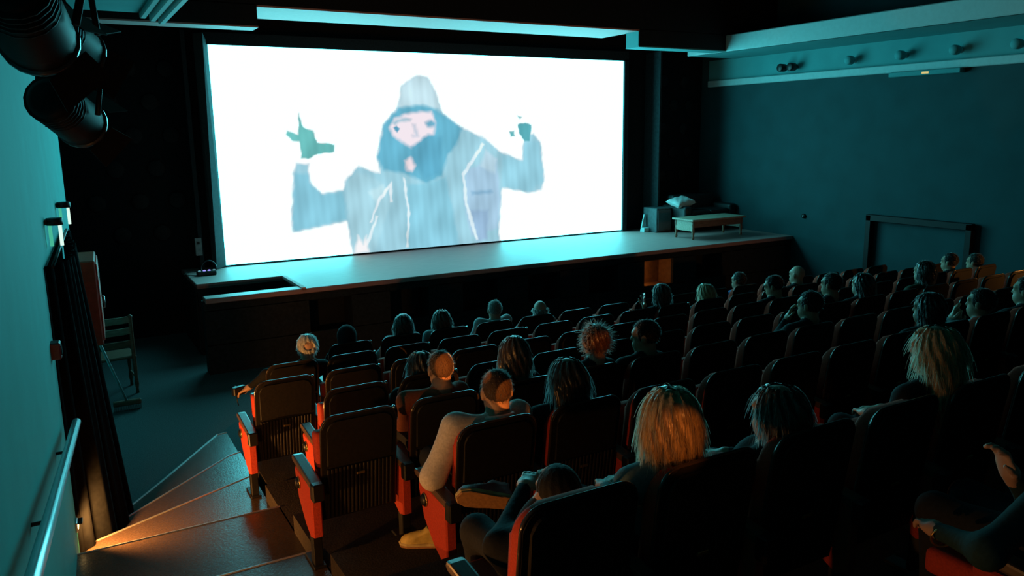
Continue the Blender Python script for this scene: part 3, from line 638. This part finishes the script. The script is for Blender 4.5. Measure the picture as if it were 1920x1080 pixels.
def d_head(Q, s=1.0):
    Q = Q/s
    ds = [d_ell(Q, (0, -.012, .028), (.076, .096, .094)), d_ell(Q, (0, .020, -.050), (.060, .070, .075)), d_ell(Q, (0, .055, -.085), (.036, .030, .030)),
          d_ell(Q, (0, .074, .030), (.056, .022, .018))]
    d = smin(ds, .012)
    d = smin([d, d_cone(Q, (0, .086, .018), (0, .101, -.020), .008, .012), d_ell(Q, (0, .086, -.058), (.026, .012, .010)), d_ell(Q, (0, .082, -.072), (.022, .012, .008))], .005)
    for sx in (-1, 1):
        d = -smin([-d, d_ell(Q, (.031*sx, .098, .012), (.017, .014, .011))], .006)
        d = smin([d, d_ell(Q, (.079*sx, -.006, -.004), (.010, .020, .033)), d_ell(Q, (.031*sx, .078, .010), (.013, .012, .012))], .004)
    return d*s
HAND = {}
def hand_mesh():
    if HAND: return HAND['v'], HAND['f']
    g = np.stack(np.meshgrid(np.arange(-.085, .09, .0055), np.arange(-.04, .21, .0055), np.arange(-.10, .05, .0055), indexing='ij'), -1)
    xs, ys, zs = np.arange(-.085, .09, .0055), np.arange(-.04, .21, .0055), np.arange(-.10, .05, .0055)
    palm = [d_cone(g, (0, -.03, 0), (0, .01, 0), .026, .028), d_ell(g, (0, .045, -.004), (.042, .052, .017))]
    fs = []
    for x, l, c in ((-.031, .062, .55), (-.011, .078, .45), (.011, .074, .45), (.031, .056, .5)):
        p = np.array([x*.9, .085, -.002]); a = -.15
        for sgl, r in ((.42, .0092), (.32, .0085), (.26, .0075)):
            q = p+l*sgl*np.array([x*1.2, math.cos(a), math.sin(a)]); fs.append(d_cone(g, p, q, r, r*.95)); p = q; a -= c
    p = np.array([.032, .012, -.008])
    for q, r in (((.058, .045, -.024), .0115), ((.062, .073, -.036), .0098), ((.055, .092, -.044), .0085)):
        fs.append(d_cone(g, p, q, r, r*.92)); p = np.array(q)
    d = smin([smin(palm, .012)]+fs, .0035)
    HAND['v'], HAND['f'] = surfnet(xs, ys, zs, d)
    return HAND['v'], HAND['f']
def frame_to(dirv, up=(0, 0, 1), roll=0.):
    y = np.array(dirv, float); y /= np.linalg.norm(y)+1e-9; x = np.cross(y, up); x /= np.linalg.norm(x)+1e-9; z = np.cross(x, y)
    c, s = math.cos(roll), math.sin(roll); return np.stack([c*x+s*z, y, -s*x+c*z], 1)
def mesh_np(name, V, Fq, mats, mi=None, smooth=True):
    me = bpy.data.meshes.new(name); me.vertices.add(len(V)); me.vertices.foreach_set('co', np.ascontiguousarray(V, float).ravel())
    me.loops.add(Fq.size); me.loops.foreach_set('vertex_index', Fq.ravel().astype(np.int32)); me.polygons.add(len(Fq))
    me.polygons.foreach_set('loop_start', np.arange(len(Fq), dtype=np.int32)*Fq.shape[1])
    for m in mats: me.materials.append(m)
    if mi is not None: me.polygons.foreach_set('material_index', mi.astype(np.int32))
    me.polygons.foreach_set('use_smooth', np.full(len(Fq), smooth)); me.update(calc_edges=True); me.validate()
    return me
SKIN = {k: mat('skin_'+k, c, .5, var=.06, scale=30, spec=.4) for k, c in dict(light=(.55, .33, .24), tan=(.42, .24, .16), brown=(.26, .14, .09)).items()}
EYE = mat('dark_eye', (.03, .025, .02), .2)
def cloth(name, col, rough=.85): return mat('cloth_'+name, col, rough, var=.15, scale=80, bump=.15, spec=.2)
def hairmat(name, col, crop=False): return mat('hair_'+name, col, .30, var=.35, scale=90, stretch=(1, 1, .12), spec=.6, sheen=.85, sheen_rough=.22) if not crop else mat('cropped_hair_'+name, col, .72, var=.4, scale=220, bump=.25, spec=.2, sheen=.8, sheen_rough=.18)
def lockmat(name, col):
    # loose strands let light through, as hair does against a bright screen
    n = 'loose_strands_'+name
    if n in MATS: return MATS[n]
    m = mat(n, col, .35, var=.3, scale=90, spec=.5); nt = m.node_tree; out = nt.nodes['Material Output']
    tr = nt.nodes.new('ShaderNodeBsdfTranslucent'); tr.inputs[0].default_value = tuple(min(.85, .46+1.2*v) for v in col)+(1,)
    mx = nt.nodes.new('ShaderNodeMixShader'); mx.inputs[0].default_value = .75
    nt.links.new(nt.nodes['Principled BSDF'].outputs[0], mx.inputs[1]); nt.links.new(tr.outputs[0], mx.inputs[2]); nt.links.new(mx.outputs[0], out.inputs[0])
    return m
HAIRC = dict(black=(.007, .006, .006), dark=(.022, .016, .012), brown=(.060, .034, .020), blond=(.42, .28, .15), grey=(.22, .22, .21), white=(.58, .58, .56), ginger=(.20, .075, .03))

def strands(V, Nn, hc, n, length, rng, outward=.25, r0=.0016, wave=.0):
    """thin tapered locks lying over the hair volume: body-local verts/faces"""
    sel = rng.integers(0, len(V), n); vv = []; ff = []; b = 0
    for s in sel:
        p = V[s].copy(); nrm = Nn[s]; L = length*(.5+rng.random()*.9); k = 5
        rx = (p-hc)*np.array([1, 1, 0]); rx /= np.linalg.norm(rx)+1e-9; dirv = np.array([0, -.25, -1.0])+.9*rx; dirv = dirv-nrm*(dirv@nrm); dirv /= np.linalg.norm(dirv)+1e-9; dirv += nrm*outward*(.3+rng.random())+rng.normal(0, .09+.15*outward, 3); dirv /= np.linalg.norm(dirv)
        side = np.cross(dirv, nrm); side /= np.linalg.norm(side)+1e-9
        pts = []
        for i in range(k):
            pts.append(p.copy()); g = np.array([0, 0, -1.0]); rad = p-hc; rad[2] *= .2; rad /= np.linalg.norm(rad)+1e-9
            dirv = dirv*.68+.36*(g*(1-outward)+rad*(.03+.2*outward))+wave*rng.normal(0, 1, 3); dirv /= np.linalg.norm(dirv); p = p+dirv*L/(k-1)
        ro = rng.random()*math.pi; sd = math.cos(ro)*side+math.sin(ro)*nrm
        for i, q in enumerate(pts):
            r = r0*(1-.7*i/(k-1)); vv.append(q+r*sd); vv.append(q-r*sd)
        for i in range(k-1): ff.append((b+2*i, b+2*i+1, b+2*i+3, b+2*i+2))
        b += 2*k
    return np.array(vv), np.array(ff)

def d_hair(Q, kind):
    cr = d_ell(Q, (0, -.014, .030), (.084, .104, .101))
    face = np.maximum(Q[..., 1]*-1+.050-.35*np.maximum(Q[..., 2]-.03, 0), Q[..., 2]-.075)      # the face window stays free
    faceneg = -np.maximum(.045-Q[..., 1]-.0*Q[..., 2], Q[..., 2]-.078)
    if kind in ('short', 'messy', 'thin'):
        g = .006 if kind == 'messy' else (.0 if kind == 'short' else -.005)
        d = np.maximum(cr-g, -(Q[..., 2]+.050-.35*np.minimum(0, Q[..., 1]))*.9)
        d = np.maximum(d, -(Q[..., 2]+.030)*(Q[..., 1] > -.02)-.5*(Q[..., 1] <= -.02))
    elif kind == 'crown':
        d = np.maximum(d_ell(Q, (0, -.016, .026), (.092, .110, .104)), -(Q[..., 2]+.060))
        d = np.maximum(d, -d_ell(Q, (0, -.13, .035), (.048, .07, .042)))
    elif kind == 'ring':
        d = np.maximum(d_ell(Q, (0, -.016, .005), (.092, .108, .085)), np.abs(Q[..., 2]+.012)-.045)
        d = np.maximum(d, Q[..., 2]-.030+.5*np.maximum(0, Q[..., 1]))
    elif kind == 'bob':
        d = smin([d_ell(Q, (0, -.018, .030), (.100, .115, .108)), d_ell(Q, (0, -.020, -.045), (.108, .100, .080)), d_ell(Q, (.0, -.05, -.085), (.080, .062, .055))], .02)
    elif kind == 'long':
        d = smin([d_ell(Q, (0, -.018, .028), (.094, .112, .106)), d_cone(Q, (.035, -.045, -.03), (.060, -.085, -.25), .070, .035), d_cone(Q, (-.035, -.045, -.03), (-.060, -.085, -.25), .070, .035),
                  d_cone(Q, (0, -.05, -.03), (0, -.10, -.24), .075, .045)], .02)
    elif kind == 'hood':
        d = smin([d_ell(Q, (0, -.022, .022), (.105, .12, .118)), d_ell(Q, (0, -.055, -.08), (.10, .08, .07))], .02)
    elif kind == 'bun':
        d = smin([cr, d_ell(Q, (0, -.10, .07), (.045, .045, .045))], .008)
        d = np.maximum(d, -(Q[..., 2]+.06))
    return np.maximum(d, np.maximum(faceneg, -9) if False else -np.maximum(.040-Q[..., 1], Q[..., 2]-.080))

RNG = np.random.default_rng(11)
def person(row, seatx, head, yaw, hair, hcol, shirt, label, skin='light', pants='dark', arms=None, pitch=0., big=1.0, near=False, locks=0, lock_len=.05, outward=.15, wave=.0, wide=1.0, legs=None, sleeves=True, hs=1.0, group=None, shrug=0., wide_r=None):
    y, fz = ROWS[row]; org = np.array([seatx, y, fz]); hc = np.array(head)-org
    Rh = head_frame(math.radians(yaw), math.radians(pitch)); NB = hc+np.array([0, -.030, -.150])*hs
    NB[0] = NB[0]*.85
    sw = .165*wide; swr = .165*(wide_r or wide); wm = min(wide, 1.1)
    shz = NB[2]-.055+shrug; cy = max(.215, NB[1]+.03)
    prim = []          # (fn args, material zone)  zones: 0 skin 1 shirt 2 trousers 3 shoes
    def cone(a, b, ra, rb, z): prim.append((('c', a, b, ra, rb), z))
    def ell(c, r, z): prim.append((('e', c, r), z))
    cone((-.070, .31, .545), (.070, .31, .545), .105, .105, 2)
    ell((NB[0]*.25, .30, .67), (.145*wm, .110, .16), 1)
    ell((NB[0]*.65, cy+.045, NB[2]-.175), (.160*wm, .110, .160), 1)
    cone((NB[0]-sw, cy, shz-.012), (NB[0]-.05, NB[1]+.005, NB[2]-.02), .060, .058, 1); cone((NB[0]+swr, cy, shz-.012), (NB[0]+.05, NB[1]+.005, NB[2]-.02), .060, .058, 1)
    cone(NB+np.array([0, .0, -.02]), hc+Rh@np.array([0, -.022, -.075]), .056*hs, .052*hs, 0)
    hands = []
    arms = arms or {}
    for s, nm in ((-1, 'L'), (1, 'R')):
        sh = np.array([NB[0]+(s*sw if s < 0 else swr), cy, shz-.02])
        el = np.array(arms[nm][0])-org if nm in arms else np.array([s*.175, .36, .67])
        wr = np.array(arms[nm][1])-org if nm in arms else np.array([s*.07, .54, .645])
        cone(sh, el, .056*big, .046*big, 1); cone(el, wr, .043*big, .030, 1 if sleeves else 0)
        d = (wr-el); hd = d if nm not in arms or len(arms[nm]) < 3 else np.array(arms[nm][2])
        hands.append((wr+.012*d/np.linalg.norm(d), hd, s))
    for s, nm in ((-1, 'L'), (1, 'R')):
        hp = np.array([s*.080, .33, .545])
        kn = np.array(legs[nm][0])-org if legs and nm in legs else np.array([s*.105, .68, .54])
        an = np.array(legs[nm][1])-org if legs and nm in legs else np.array([s*.105, .655, .095])
        toe = np.array(legs[nm][2])-org if legs and nm in legs else np.array([s*.11, .785, .042])
        cone(hp, kn, .080, .060, 2); cone(kn, an, .057, .043, 2)
        if not (legs and nm in legs and len(legs[nm]) > 3): cone(an+np.array([0, -.03, -.045]), toe, .044, .038, 3)
    pts = np.array([p for pr, z in prim for p in ([pr[1], pr[2]] if pr[0] == 'c' else [np.array(pr[1])-pr[2], np.array(pr[1])+pr[2]])])
    lo, hi = pts.min(0)-.13, pts.max(0)+.13; hi[2] = hc[2]+.14; lo[2] = max(lo[2], -.005)
    co = .019 if near else .026; fi = .0075 if near else .0105
    xs = axis_grid(lo[0], hi[0], hc[0]-.105, hc[0]+.105, fi, co); ys = axis_grid(lo[1], hi[1], hc[1]-.125, hc[1]+.125, fi, co); zs = axis_grid(lo[2], hi[2], hc[2]-.14, hc[2]+.135, fi, co)
    g = np.stack(np.meshgrid(xs, ys, zs, indexing='ij'), -1)
    def dist(pr, P): return d_cone(P, *pr[1:]) if pr[0] == 'c' else d_ell(P, *pr[1:])
    acc = np.zeros(g.shape[:3]); k = .020
    for pr, z in prim: acc += np.exp(-np.clip(dist(pr, g), -.3, .6)/k)
    Fb = -k*np.log(acc+1e-12)
    zi = np.searchsorted(zs, hc[2]-.20); sub = g[:, :, zi:]
    dh = d_head((sub-hc)@Rh, hs); Fb[:, :, zi:] = smin([Fb[:, :, zi:], dh], .012)
    V, Fq = surfnet(xs, ys, zs, Fb)
    # zone of every vertex
    D = np.stack([dist(pr, V) for pr, z in prim] + [d_head((V-hc)@Rh, hs)-.004], 1)
    Z = np.array([z for pr, z in prim]+[0]); zone = Z[D.argmin(1)]
    Q = (V-hc)@Rh/hs
    eye = (np.minimum(np.linalg.norm(Q-np.array([.031, .090, .011]), axis=1), np.linalg.norm(Q-np.array([-.031, .090, .011]), axis=1)) < .0095)
    zone = np.where(eye, 4, zone)
    mi = zone[Fq[:, 0]]
    hv, hf = hand_mesh(); allV, allF, allM = [V], [Fq], [mi]; off = len(V)
    for wpos, hd, s in hands:
        T = frame_to(hd); v = hv*np.array([-s, 1, 1])*.95; v = v@T.T+wpos; f = hf[:, ::-1] if s > 0 else hf
        allV.append(v); allF.append(f+off); allM.append(np.zeros(len(f))); off += len(v)
    mats = [SKIN[skin], shirt, cloth('dark_trousers', (.020, .022, .028)) if pants == 'dark' else pants, cloth('black_shoes', (.012, .012, .012), .5), EYE]
    root = link('person', mesh_np('body', np.concatenate(allV), np.concatenate(allF), mats, np.concatenate(allM)), None, tuple(org))
    tag(root, label, 'person', group)
    if hair not in (None, 'bald'):
        st_ = .0085 if near else .0115
        ext = dict(long=(-.30, .13), bob=(-.16, .15), hood=(-.17, .16), bun=(-.1, .15)).get(hair, (-.11, .15))
        hx = np.arange(-.155, .16, st_); hy = np.arange(-.20, .13, st_); hz = np.arange(ext[0]-.02, ext[1], st_)
        q = np.stack(np.meshgrid(hx, hy, hz, indexing='ij'), -1)
        d = d_hair(q/hs, hair)*hs
        if hair in ('bob', 'long', 'messy', 'ring', 'short', 'thin', 'crown'):
            a = np.arctan2(q[..., 0], -q[..., 1]); amp = dict(messy=.010, ring=.006, crown=.004, short=.002, thin=.001, bob=.005, long=.006)[hair]
            d = d+amp*(np.sin(a*17+5*np.sin(q[..., 2]*14))+.6*np.sin(a*31+q[..., 2]*40))
        hvv, hff = surfnet(hx, hy, hz, d); hvv = hvv@Rh.T+hc
        hm = hairmat(hcol, HAIRC[hcol], hair in ('thin', 'short')) if hair != 'hood' else shirt
        hb = mesh_np('hair', hvv, hff, [hm])
        if not locks and hair in ('thin', 'short', 'ring', 'bob', 'long'):
            locks, lock_len, outward = (900, .016, .9) if hair in ('thin', 'short') else (700, .03, .5) if hair == 'ring' else (700, .06, .2)
        def tuck(A):
            A = A.copy(); lim = .050+.14*(.95-A[:, 2]); low = A[:, 2] < .962; A[:, 1] = np.where(low, np.maximum(A[:, 1], lim), A[:, 1]); return A
        hvv = tuck(hvv); hb = mesh_np('hair', hvv, hff, [hm])
        if locks:
            n = np.empty(len(hb.vertices)*3, np.float32); hb.vertex_normals.foreach_get('vector', n); n = n.reshape(-1, 3).astype(float)
            sv, sf = strands(hvv, n, hc, locks, lock_len, RNG, outward, .0011 if lock_len < .02 else .0017, wave); sv = tuck(sv)
            hb = mesh_np('hair', np.concatenate([hvv, sv]), np.concatenate([hff, sf+len(hvv)]), [hm, lockmat(hcol, HAIRC[hcol])], np.concatenate([np.zeros(len(hff)), np.ones(len(sf))]))
        link('hood' if hair == 'hood' else 'hair', hb, root)
    return root, org, hc, NB
def collar(root, NB, m, r=.068, name='collar'):
    bm = B(); tube(bm, [(NB[0]+r*math.cos(a), NB[1]+.005+r*.95*math.sin(a), NB[2]+.022-.02*math.sin(a)) for a in np.linspace(0, 2*math.pi, 25)[:-1]], .017, 8, closed=True)
    return obj(name, bm, m, root, True)

# ------------------------------------------------------------------ who sits where
X0 = {'N2': -.55, 'N': -.82, 'R0': -.34, 'R1': -.81, 'R2': -.53, 'R3': -.83, 'R4': -.55, 'R5': .29}
NMAX = {'R5': 16, 'R4': 18, 'R3': 18, 'R2': 17, 'R1': 16, 'R0': 14, 'N': 8, 'N2': 4}
sh = lambda n, c: cloth(n, c)
DK = sh('black_top', (.012, .013, .016)); NV = sh('navy_top', (.018, .026, .05)); GR = sh('grey_sweatshirt', (.62, .57, .54)); WH = sh('white_shirt', (.62, .64, .66))
BL = sh('blue_shirt', (.06, .16, .42)); RD = sh('rust_top', (.30, .09, .05)); OL = sh('olive_top', (.05, .05, .03)); TL = sh('dark_teal_top', (.02, .05, .055)); PL = sh('pale_blouse', (.36, .42, .44))
def P(n, row, k, head, yaw, hair, hcol, shirt, label, **kw):
    x = X0[row]+PITCH[row]*k; off = head[0]-x; sx = x+max(-.035, min(.035, .5*off))
    return (n, row, k, sx, head, yaw, hair, hcol, shirt, label, kw)
PEOPLE = [
 P('white', 'R4', 0, (-.36, -6.10, 1.17), -6, 'crown', 'white', DK, 'person with white hair and a bald crown at the aisle end', near=True, locks=900, lock_len=.03, outward=.5, arms={'L': ((-.74, -6.06, .955), (-.875, -5.94, .83), (-.6, .3, -.35))}),
 P('p2', 'R5', 0, (.30, -5.22, .98), -12, 'hood', 'dark', DK, 'person in a dark hood at the aisle end of the front row'),
 P('p3', 'R5', 1, (.955, -5.22, 1.02), -14, 'bob', 'dark', PL, 'person with a dark bob and shoulder highlight painted pale beside the hooded person', shrug=.05, wide=.93),  # pale blouse stands in for the screen highlight on this shoulder
 P('p4', 'R5', 2, (1.425, -5.22, 1.02), -16, 'long', 'brown', PL, 'person with long brown hair and a pale top in the front row', locks=500, lock_len=.07, shrug=.045, wide=.93),
 P('p5', 'R5', 3, (2.12, -5.22, 1.05), -12, 'thin', 'grey', WH, 'person with cropped grey hair and a white shirt collar in the front row', shrug=.075, wide=1.1),
 P('p6', 'R5', 4, (2.75, -5.22, .97), -16, 'ring', 'grey', PL, 'person with thinning pale hair and light shoulder in the front row', shrug=.06, wide=1.15),
 P('p8', 'R2', 1, (.03, -7.88, 1.37), 4, 'long', 'dark', DK, 'person with long dark wavy hair seated in the fourth row', near=True, locks=1500, lock_len=.09, wave=.06),
 P('p9', 'R1', 1, (-.20, -8.77, 1.62), -4, 'thin', 'brown', RD, 'person with cropped black hair and rust top in the fifth row', near=True, skin='tan', sleeves=False, wide=1.36, wide_r=.92, shrug=.03),
 P('p10', 'R1', 2, (.35, -8.77, 1.63), -8, 'bob', 'brown', DK, 'person with smooth brown bob hair and dark clothes in the fifth row', near=True, locks=1100, lock_len=.08, outward=.05),
 P('gray', 'R0', 0, (-.27, -9.66, 1.73), -10, 'thin', 'brown', GR, 'broad person in a grey sweatshirt with cropped hair leaning over the armrest', near=True, big=1.4, wide=1.36, wide_r=1.0, skin='tan', hs=1.03, pitch=-6, shrug=.055,
   arms={'L': ((-.645, -9.62, 1.305), (-.50, -9.36, 1.30))}, legs={'L': ((-.46, -9.17, 1.215), (-.485, -9.235, .80), (-.5, -9.1, .72), 1)}),
 P('p12', 'R0', 1, (.19, -9.66, 1.73), -6, 'long', 'dark', DK, 'person with long dark hair beside the grey sweatshirt in the sixth row', near=True, locks=1500, lock_len=.10, wave=.04),
 P('fuzzy', 'R1', 3, (1.03, -8.77, 1.62), -8, 'messy', 'ginger', DK, 'person with spiky tousled reddish hair in the fifth row', near=True, locks=1600, lock_len=.05, outward=1.1, wave=.12, wide=.95),
 P('p14', 'R1', 4, (1.49, -8.77, 1.60), 42, 'short', 'black', DK, 'person with short black hair turning towards the tousled neighbour', near=True, skin='tan', pitch=-4),
 P('p15', 'R4', 8, (3.91, -6.10, 1.19), 8, 'bob', 'dark', DK, 'person with dark hair beside the lit phone in the second row', arms={'L': ((3.85, -5.99, .82), (3.82, -5.92, 1.01), (-.12, .02, 1))}, skin='tan'),
 P('blond2', 'R4', 9, (4.62, -6.10, 1.12), 8, 'long', 'blond', DK, 'person with long straight blond hair in the second row', locks=700, lock_len=.09),
 P('blue', 'R5', 10, (6.10, -5.22, .99), 12, 'short', 'dark', BL, 'person with short dark hair and a bright blue collar in the front row', skin='tan'),
 P('p18', 'R3', 10, (4.85, -6.98, 1.33), 30, 'short', 'black', DK, 'person with short black hair looking down in the third row', skin='tan', pitch=-14),
 P('bald', 'R4', 12, (6.27, -6.10, 1.19), 12, 'bald', 'dark', DK, 'person with a shaven bald head in the second row'),
 P('p20', 'R1', 7, (3.30, -8.77, 1.62), 16, 'short', 'black', DK, 'person resting chin on a hand in the fifth row', near=True, arms={'L': ((3.22, -8.48, 1.26), (3.27, -8.56, 1.46), (.15, -.25, 1))}, skin='tan'),
 P('p21', 'R2', 9, (4.70, -7.88, 1.51), 13, 'short', 'black', DK, 'person with dark hair and lit face in profile in the fourth row', skin='tan'),
 P('p22', 'R2', 10, (5.20, -7.88, 1.46), 13, 'long', 'black', DK, 'person with long black hair and lit face in the fourth row', skin='tan'),
 P('p23', 'R2', 12, (6.28, -7.88, 1.49), 12, 'bob', 'dark', OL, 'person with a dark bob beside the empty seats of the fourth row', skin='tan'),
 P('p24', 'R3', 16, (8.25, -6.98, 1.30), 14, 'short', 'black', DK, 'person with short black hair in front of the black goal-shaped frame', skin='tan'),
 P('p25', 'R3', 17, (8.85, -6.98, 1.24), 14, 'short', 'dark', NV, 'person with short dark hair at the far end of the third row', skin='tan'),
 P('p26', 'R0', 7, (3.58, -9.66, 1.72), 14, 'bob', 'black', DK, 'person with a black bob and lit face in the sixth row', near=True, skin='tan'),
 P('p27', 'R0', 8, (4.30, -9.66, 1.68), 14, 'short', 'dark', PL, 'person holding both hands before the mouth in the sixth row', near=True, arms={'L': ((4.20, -9.36, 1.30), (4.27, -9.44, 1.50), (.1, -.15, 1)), 'R': ((4.50, -9.36, 1.30), (4.36, -9.44, 1.46), (-.15, -.1, 1))}, skin='tan'),
 P('p31', 'R0', 9, (4.98, -9.66, 1.71), 14, 'short', 'black', DK, 'person with short black hair at the dark far part of the sixth row', skin='tan'),
 P('p28', 'N', 4, (1.36, -11.10, 2.06), 8, 'long', 'blond', DK, 'person with long blond hair in the seventh row', near=True, locks=1500, lock_len=.11),
 P('blondbob', 'N', 1, (-.30, -11.10, 2.03), -10, 'bob', 'blond', sh('teal_jacket', (.12, .2, .22)), 'person with a blond layered bob in the seventh row', near=True, locks=3200, lock_len=.085, outward=.10, wave=.02, hs=1.04),
 P('p30', 'N', 2, (.29, -11.10, 1.95), 14, 'long', 'brown', DK, 'person with long brown hair beside the blond bob in the seventh row', near=True, locks=1600, lock_len=.10),
 P('slouch', 'N', 0, (-.74, -11.0, 1.79), -8, 'short', 'black', DK, 'person slouching in black with one sneaker crossed over the knee', near=True, hs=.98, locks=1, lock_len=.01,
   arms={'L': ((-.96, -10.93, 1.62), (-.70, -10.68, 1.68)), 'R': ((-.66, -10.90, 1.66), (-.58, -10.70, 1.68))},
   legs={'R': ((-.63, -10.60, 1.47), (-.60, -10.43, 1.47), (-.8, -10.3, 1.5), 1)}),
 P('n2', 'N2', 2, (.72, -12.10, 2.22), 10, 'short', 'black', TL, 'person in a dark teal top leaning forward in the eighth row', near=True, arms={'L': ((.12, -12.09, 1.84), (.25, -11.86, 1.77), (.4, .5, -.1)), 'R': ((.62, -12.0, 1.78), (.44, -11.98, 1.97), (-.3, .1, .6))}),
]
TAGS = dict(white='the white-haired person', p2='the dark-hooded person', p3='the dark-bobbed person', p4='the brown long-haired person', p5='the white-collared person', p6='the thin-haired pale person',
            p8='the wavy long-haired person', p9='the rust-topped person', p10='the brown-bobbed person', gray='the grey sweatshirt person', p12='the dark long-haired person', fuzzy='the tousled red-haired person',
            p14='the head-turning person', p15='the person with the phone', blond2='the straight blond-haired person', blue='the blue-collared person', p18='the person looking down', bald='the bald person',
            p20='the chin-resting person', p21='the short dark-haired person', p22='the long black-haired person', p23='the dark-bobbed person', p24='the short black-haired person', p25='the far-end person',
            p26='the black-bobbed person', p27='the hands-at-mouth person', p31='the shadowed black-haired person', p28='the long blond-haired person', blondbob='the layered blond-bobbed person', p30='the brown long-haired person',
            slouch='the slouching sneaker wearer', n2='the teal-topped person')
ORD = 'first second third fourth fifth sixth seventh eighth ninth tenth eleventh twelfth thirteenth'.split()
OCC = {(p[1], p[2]): TAGS[p[0]] for p in PEOPLE}
for row in X0:
    rn = ROWNAME[row].replace(' row', '-row'); last = None; cnt = 0
    for k in range(NMAX[row]):
        occ = OCC.get((row, k))
        if row == 'N2' and k != 2: continue
        if occ: lab = 'dark-backed red %s cinema chair holding %s' % (rn, occ); last = occ; cnt = 0
        elif k == 0: lab = 'empty dark-backed red %s cinema chair at the carpeted aisle' % rn; last = 'the aisle chair'
        else:
            cnt += 1; lab = '%s empty %s cinema chair from %s towards the dark teal wall' % (ORD[cnt-1], rn, last)
        seat(row, X0[row]+PITCH[row]*k, lab, bool(occ), k == 0, k == NMAX[row]-1, glint_bead=(row, k) in (('R1', 0), ('R2', 0), ('R3', 0), ('R3', 1), ('R4', 1), ('R5', 0), ('R5', 2), ('R2', 1), ('R4', 2), ('R4', 4), ('R4', 8)), slats=k == 0 and row in ('R3', 'R1', 'R0', 'R2'))
DONE = {}
for n, row, k, sx, head, yaw, hair, hcol, shirt, label, kw in PEOPLE:
    DONE[n] = person(row, sx, head, yaw, hair, hcol, shirt, label, **kw)
collar(DONE['p5'][0], DONE['p5'][3], WH); collar(DONE['blue'][0], DONE['blue'][3], BL); collar(DONE['gray'][0], DONE['gray'][3], GR, .080)
collar(DONE['blondbob'][0], DONE['blondbob'][3], sh('teal_jacket', (.12, .2, .22)), .078)

# ------------------------------------------------------------------ small things people hold or wear
def sneaker(loc, toe_dir, sole_normal, upper, label):
    """shoe whose sole plane and toe direction are free; local y = toe, z = up from sole"""
    t = thing('sneaker', label, 'shoe', loc)
    y = Vector(toe_dir).normalized(); z = -Vector(sole_normal).normalized(); x = y.cross(z).normalized(); z = x.cross(y)
    t.rotation_euler = Matrix((x, y, z)).transposed().to_euler()
    out = [(-.03, -.125), (-.037, -.08), (-.034, -.02), (-.043, .05), (-.045, .09), (-.032, .13), (0, .145), (.03, .132), (.047, .09), (.043, .04), (.036, -.02), (.036, -.09), (.028, -.125), (0, -.135)]
    bm = B(); prism(bm, out, 'z', 0, .012, bev=.003); obj('outsole', bm, mat('gum_sole', (.40, .20, .08), .7, var=.2, scale=60, bump=.2), t)
    bm = B(); prism(bm, [(a*1.03, b*1.02) for a, b in out], 'z', .012, .030, bev=.004); obj('midsole', bm, mat('pale_midsole', (.62, .48, .22), .6), t)
    bm = B(); rings = []
    for h, s, sy, oy in ((.03, .96, .97, 0), (.055, .92, .92, -.004), (.075, .80, .72, -.026), (.095, .68, .46, -.062), (.12, .64, .38, -.074)):
        rings.append([bm.verts.new((a*s, b*sy+oy, h)) for a, b in out])
    for a, b in zip(rings, rings[1:]):
        for i in range(len(out)): bm.faces.new([a[i], a[(i+1) % len(out)], b[(i+1) % len(out)], b[i]])
    bm.faces.new(rings[-1]); obj('upper', bm, upper, t, True)
    for k in range(4):
        bm = B(); tube(bm, [(-.024, .012-.022*k, .080+.009*k), (0, .016-.022*k, .090+.009*k), (.024, .012-.022*k, .080+.009*k)], .004, 6); obj('lace', bm, m_white, t, True)
sneaker((-.71, -10.37, 1.495), (-1, .25, .28), (-.38, -.88, -.28), mat('dark_red_upper', (.38, .03, .025), .7), 'red sneaker with gum sole crossed over a knee behind the grey sweatshirt')
sneaker((-.545, -9.20, .675), (-.8, .5, 0), (0, 0, -1), mat('yellow_upper', (.62, .45, .12), .6), 'yellow sneaker on the floor beside the red side panel of the sixth row')

t = thing('phone', 'lit phone held up by the person in the second row', 'phone', (3.79, -5.93, 1.12), .5)
bm = B(); box(bm, -.038, .038, -.005, .005, -.075, .075, bev=.004); obj('case', bm, m_metal, t)
bm = B(); box(bm, -.034, .034, -.007, -.005, -.068, .068); obj('display', bm, emit('phone_display', (.02, .06, .07), 1.0), t)
for z in (-.055, .015, .06): bm = B(); box(bm, -.022, .016, -.009, -.007, z-.010, z+.010); obj('icon', bm, emit('phone_icon', (.2, .85, .85), .8), t)
t = thing('small_camera', 'small black camera held out over the aisle by the white-haired person', 'camera', (-.965, -5.885, .79), .4)
bm = B(); box(bm, -.07, .06, -.025, .025, -.04, .04, bev=.008); obj('body', bm, m_metal, t)
bm = B(); lathe(bm, [(.03, .02), (.03, .07), (.026, .075)], (-.005, 0, 0), 'y', 16); obj('lens', bm, m_metal, t, True)
bm = B(); tube(bm, [(-.03, 0, -.04), (-.035, -.01, -.10), (-.02, 0, -.14)], .005, 5); obj('strap', bm, m_metal, t, True)
t = thing('bracelet', 'thin gold bracelet on the wrist of the person in the dark teal top', 'bracelet', (.235, -11.885, 1.762))
bm = B(); tube(bm, [(.038*math.cos(a), 0, .038*math.sin(a)) for a in np.linspace(0, 2*math.pi, 25)[:-1]], .004, 6, closed=True); o = obj('band', bm, m_brass, t, True); o.rotation_euler = (.2, 0, -.6)
bm = B(); lathe(bm, [(.008, 0), (.012, .006), (.008, .012)], (-.02, -.036, .02), 'y', 10); obj('charm', bm, m_brass, t, True)
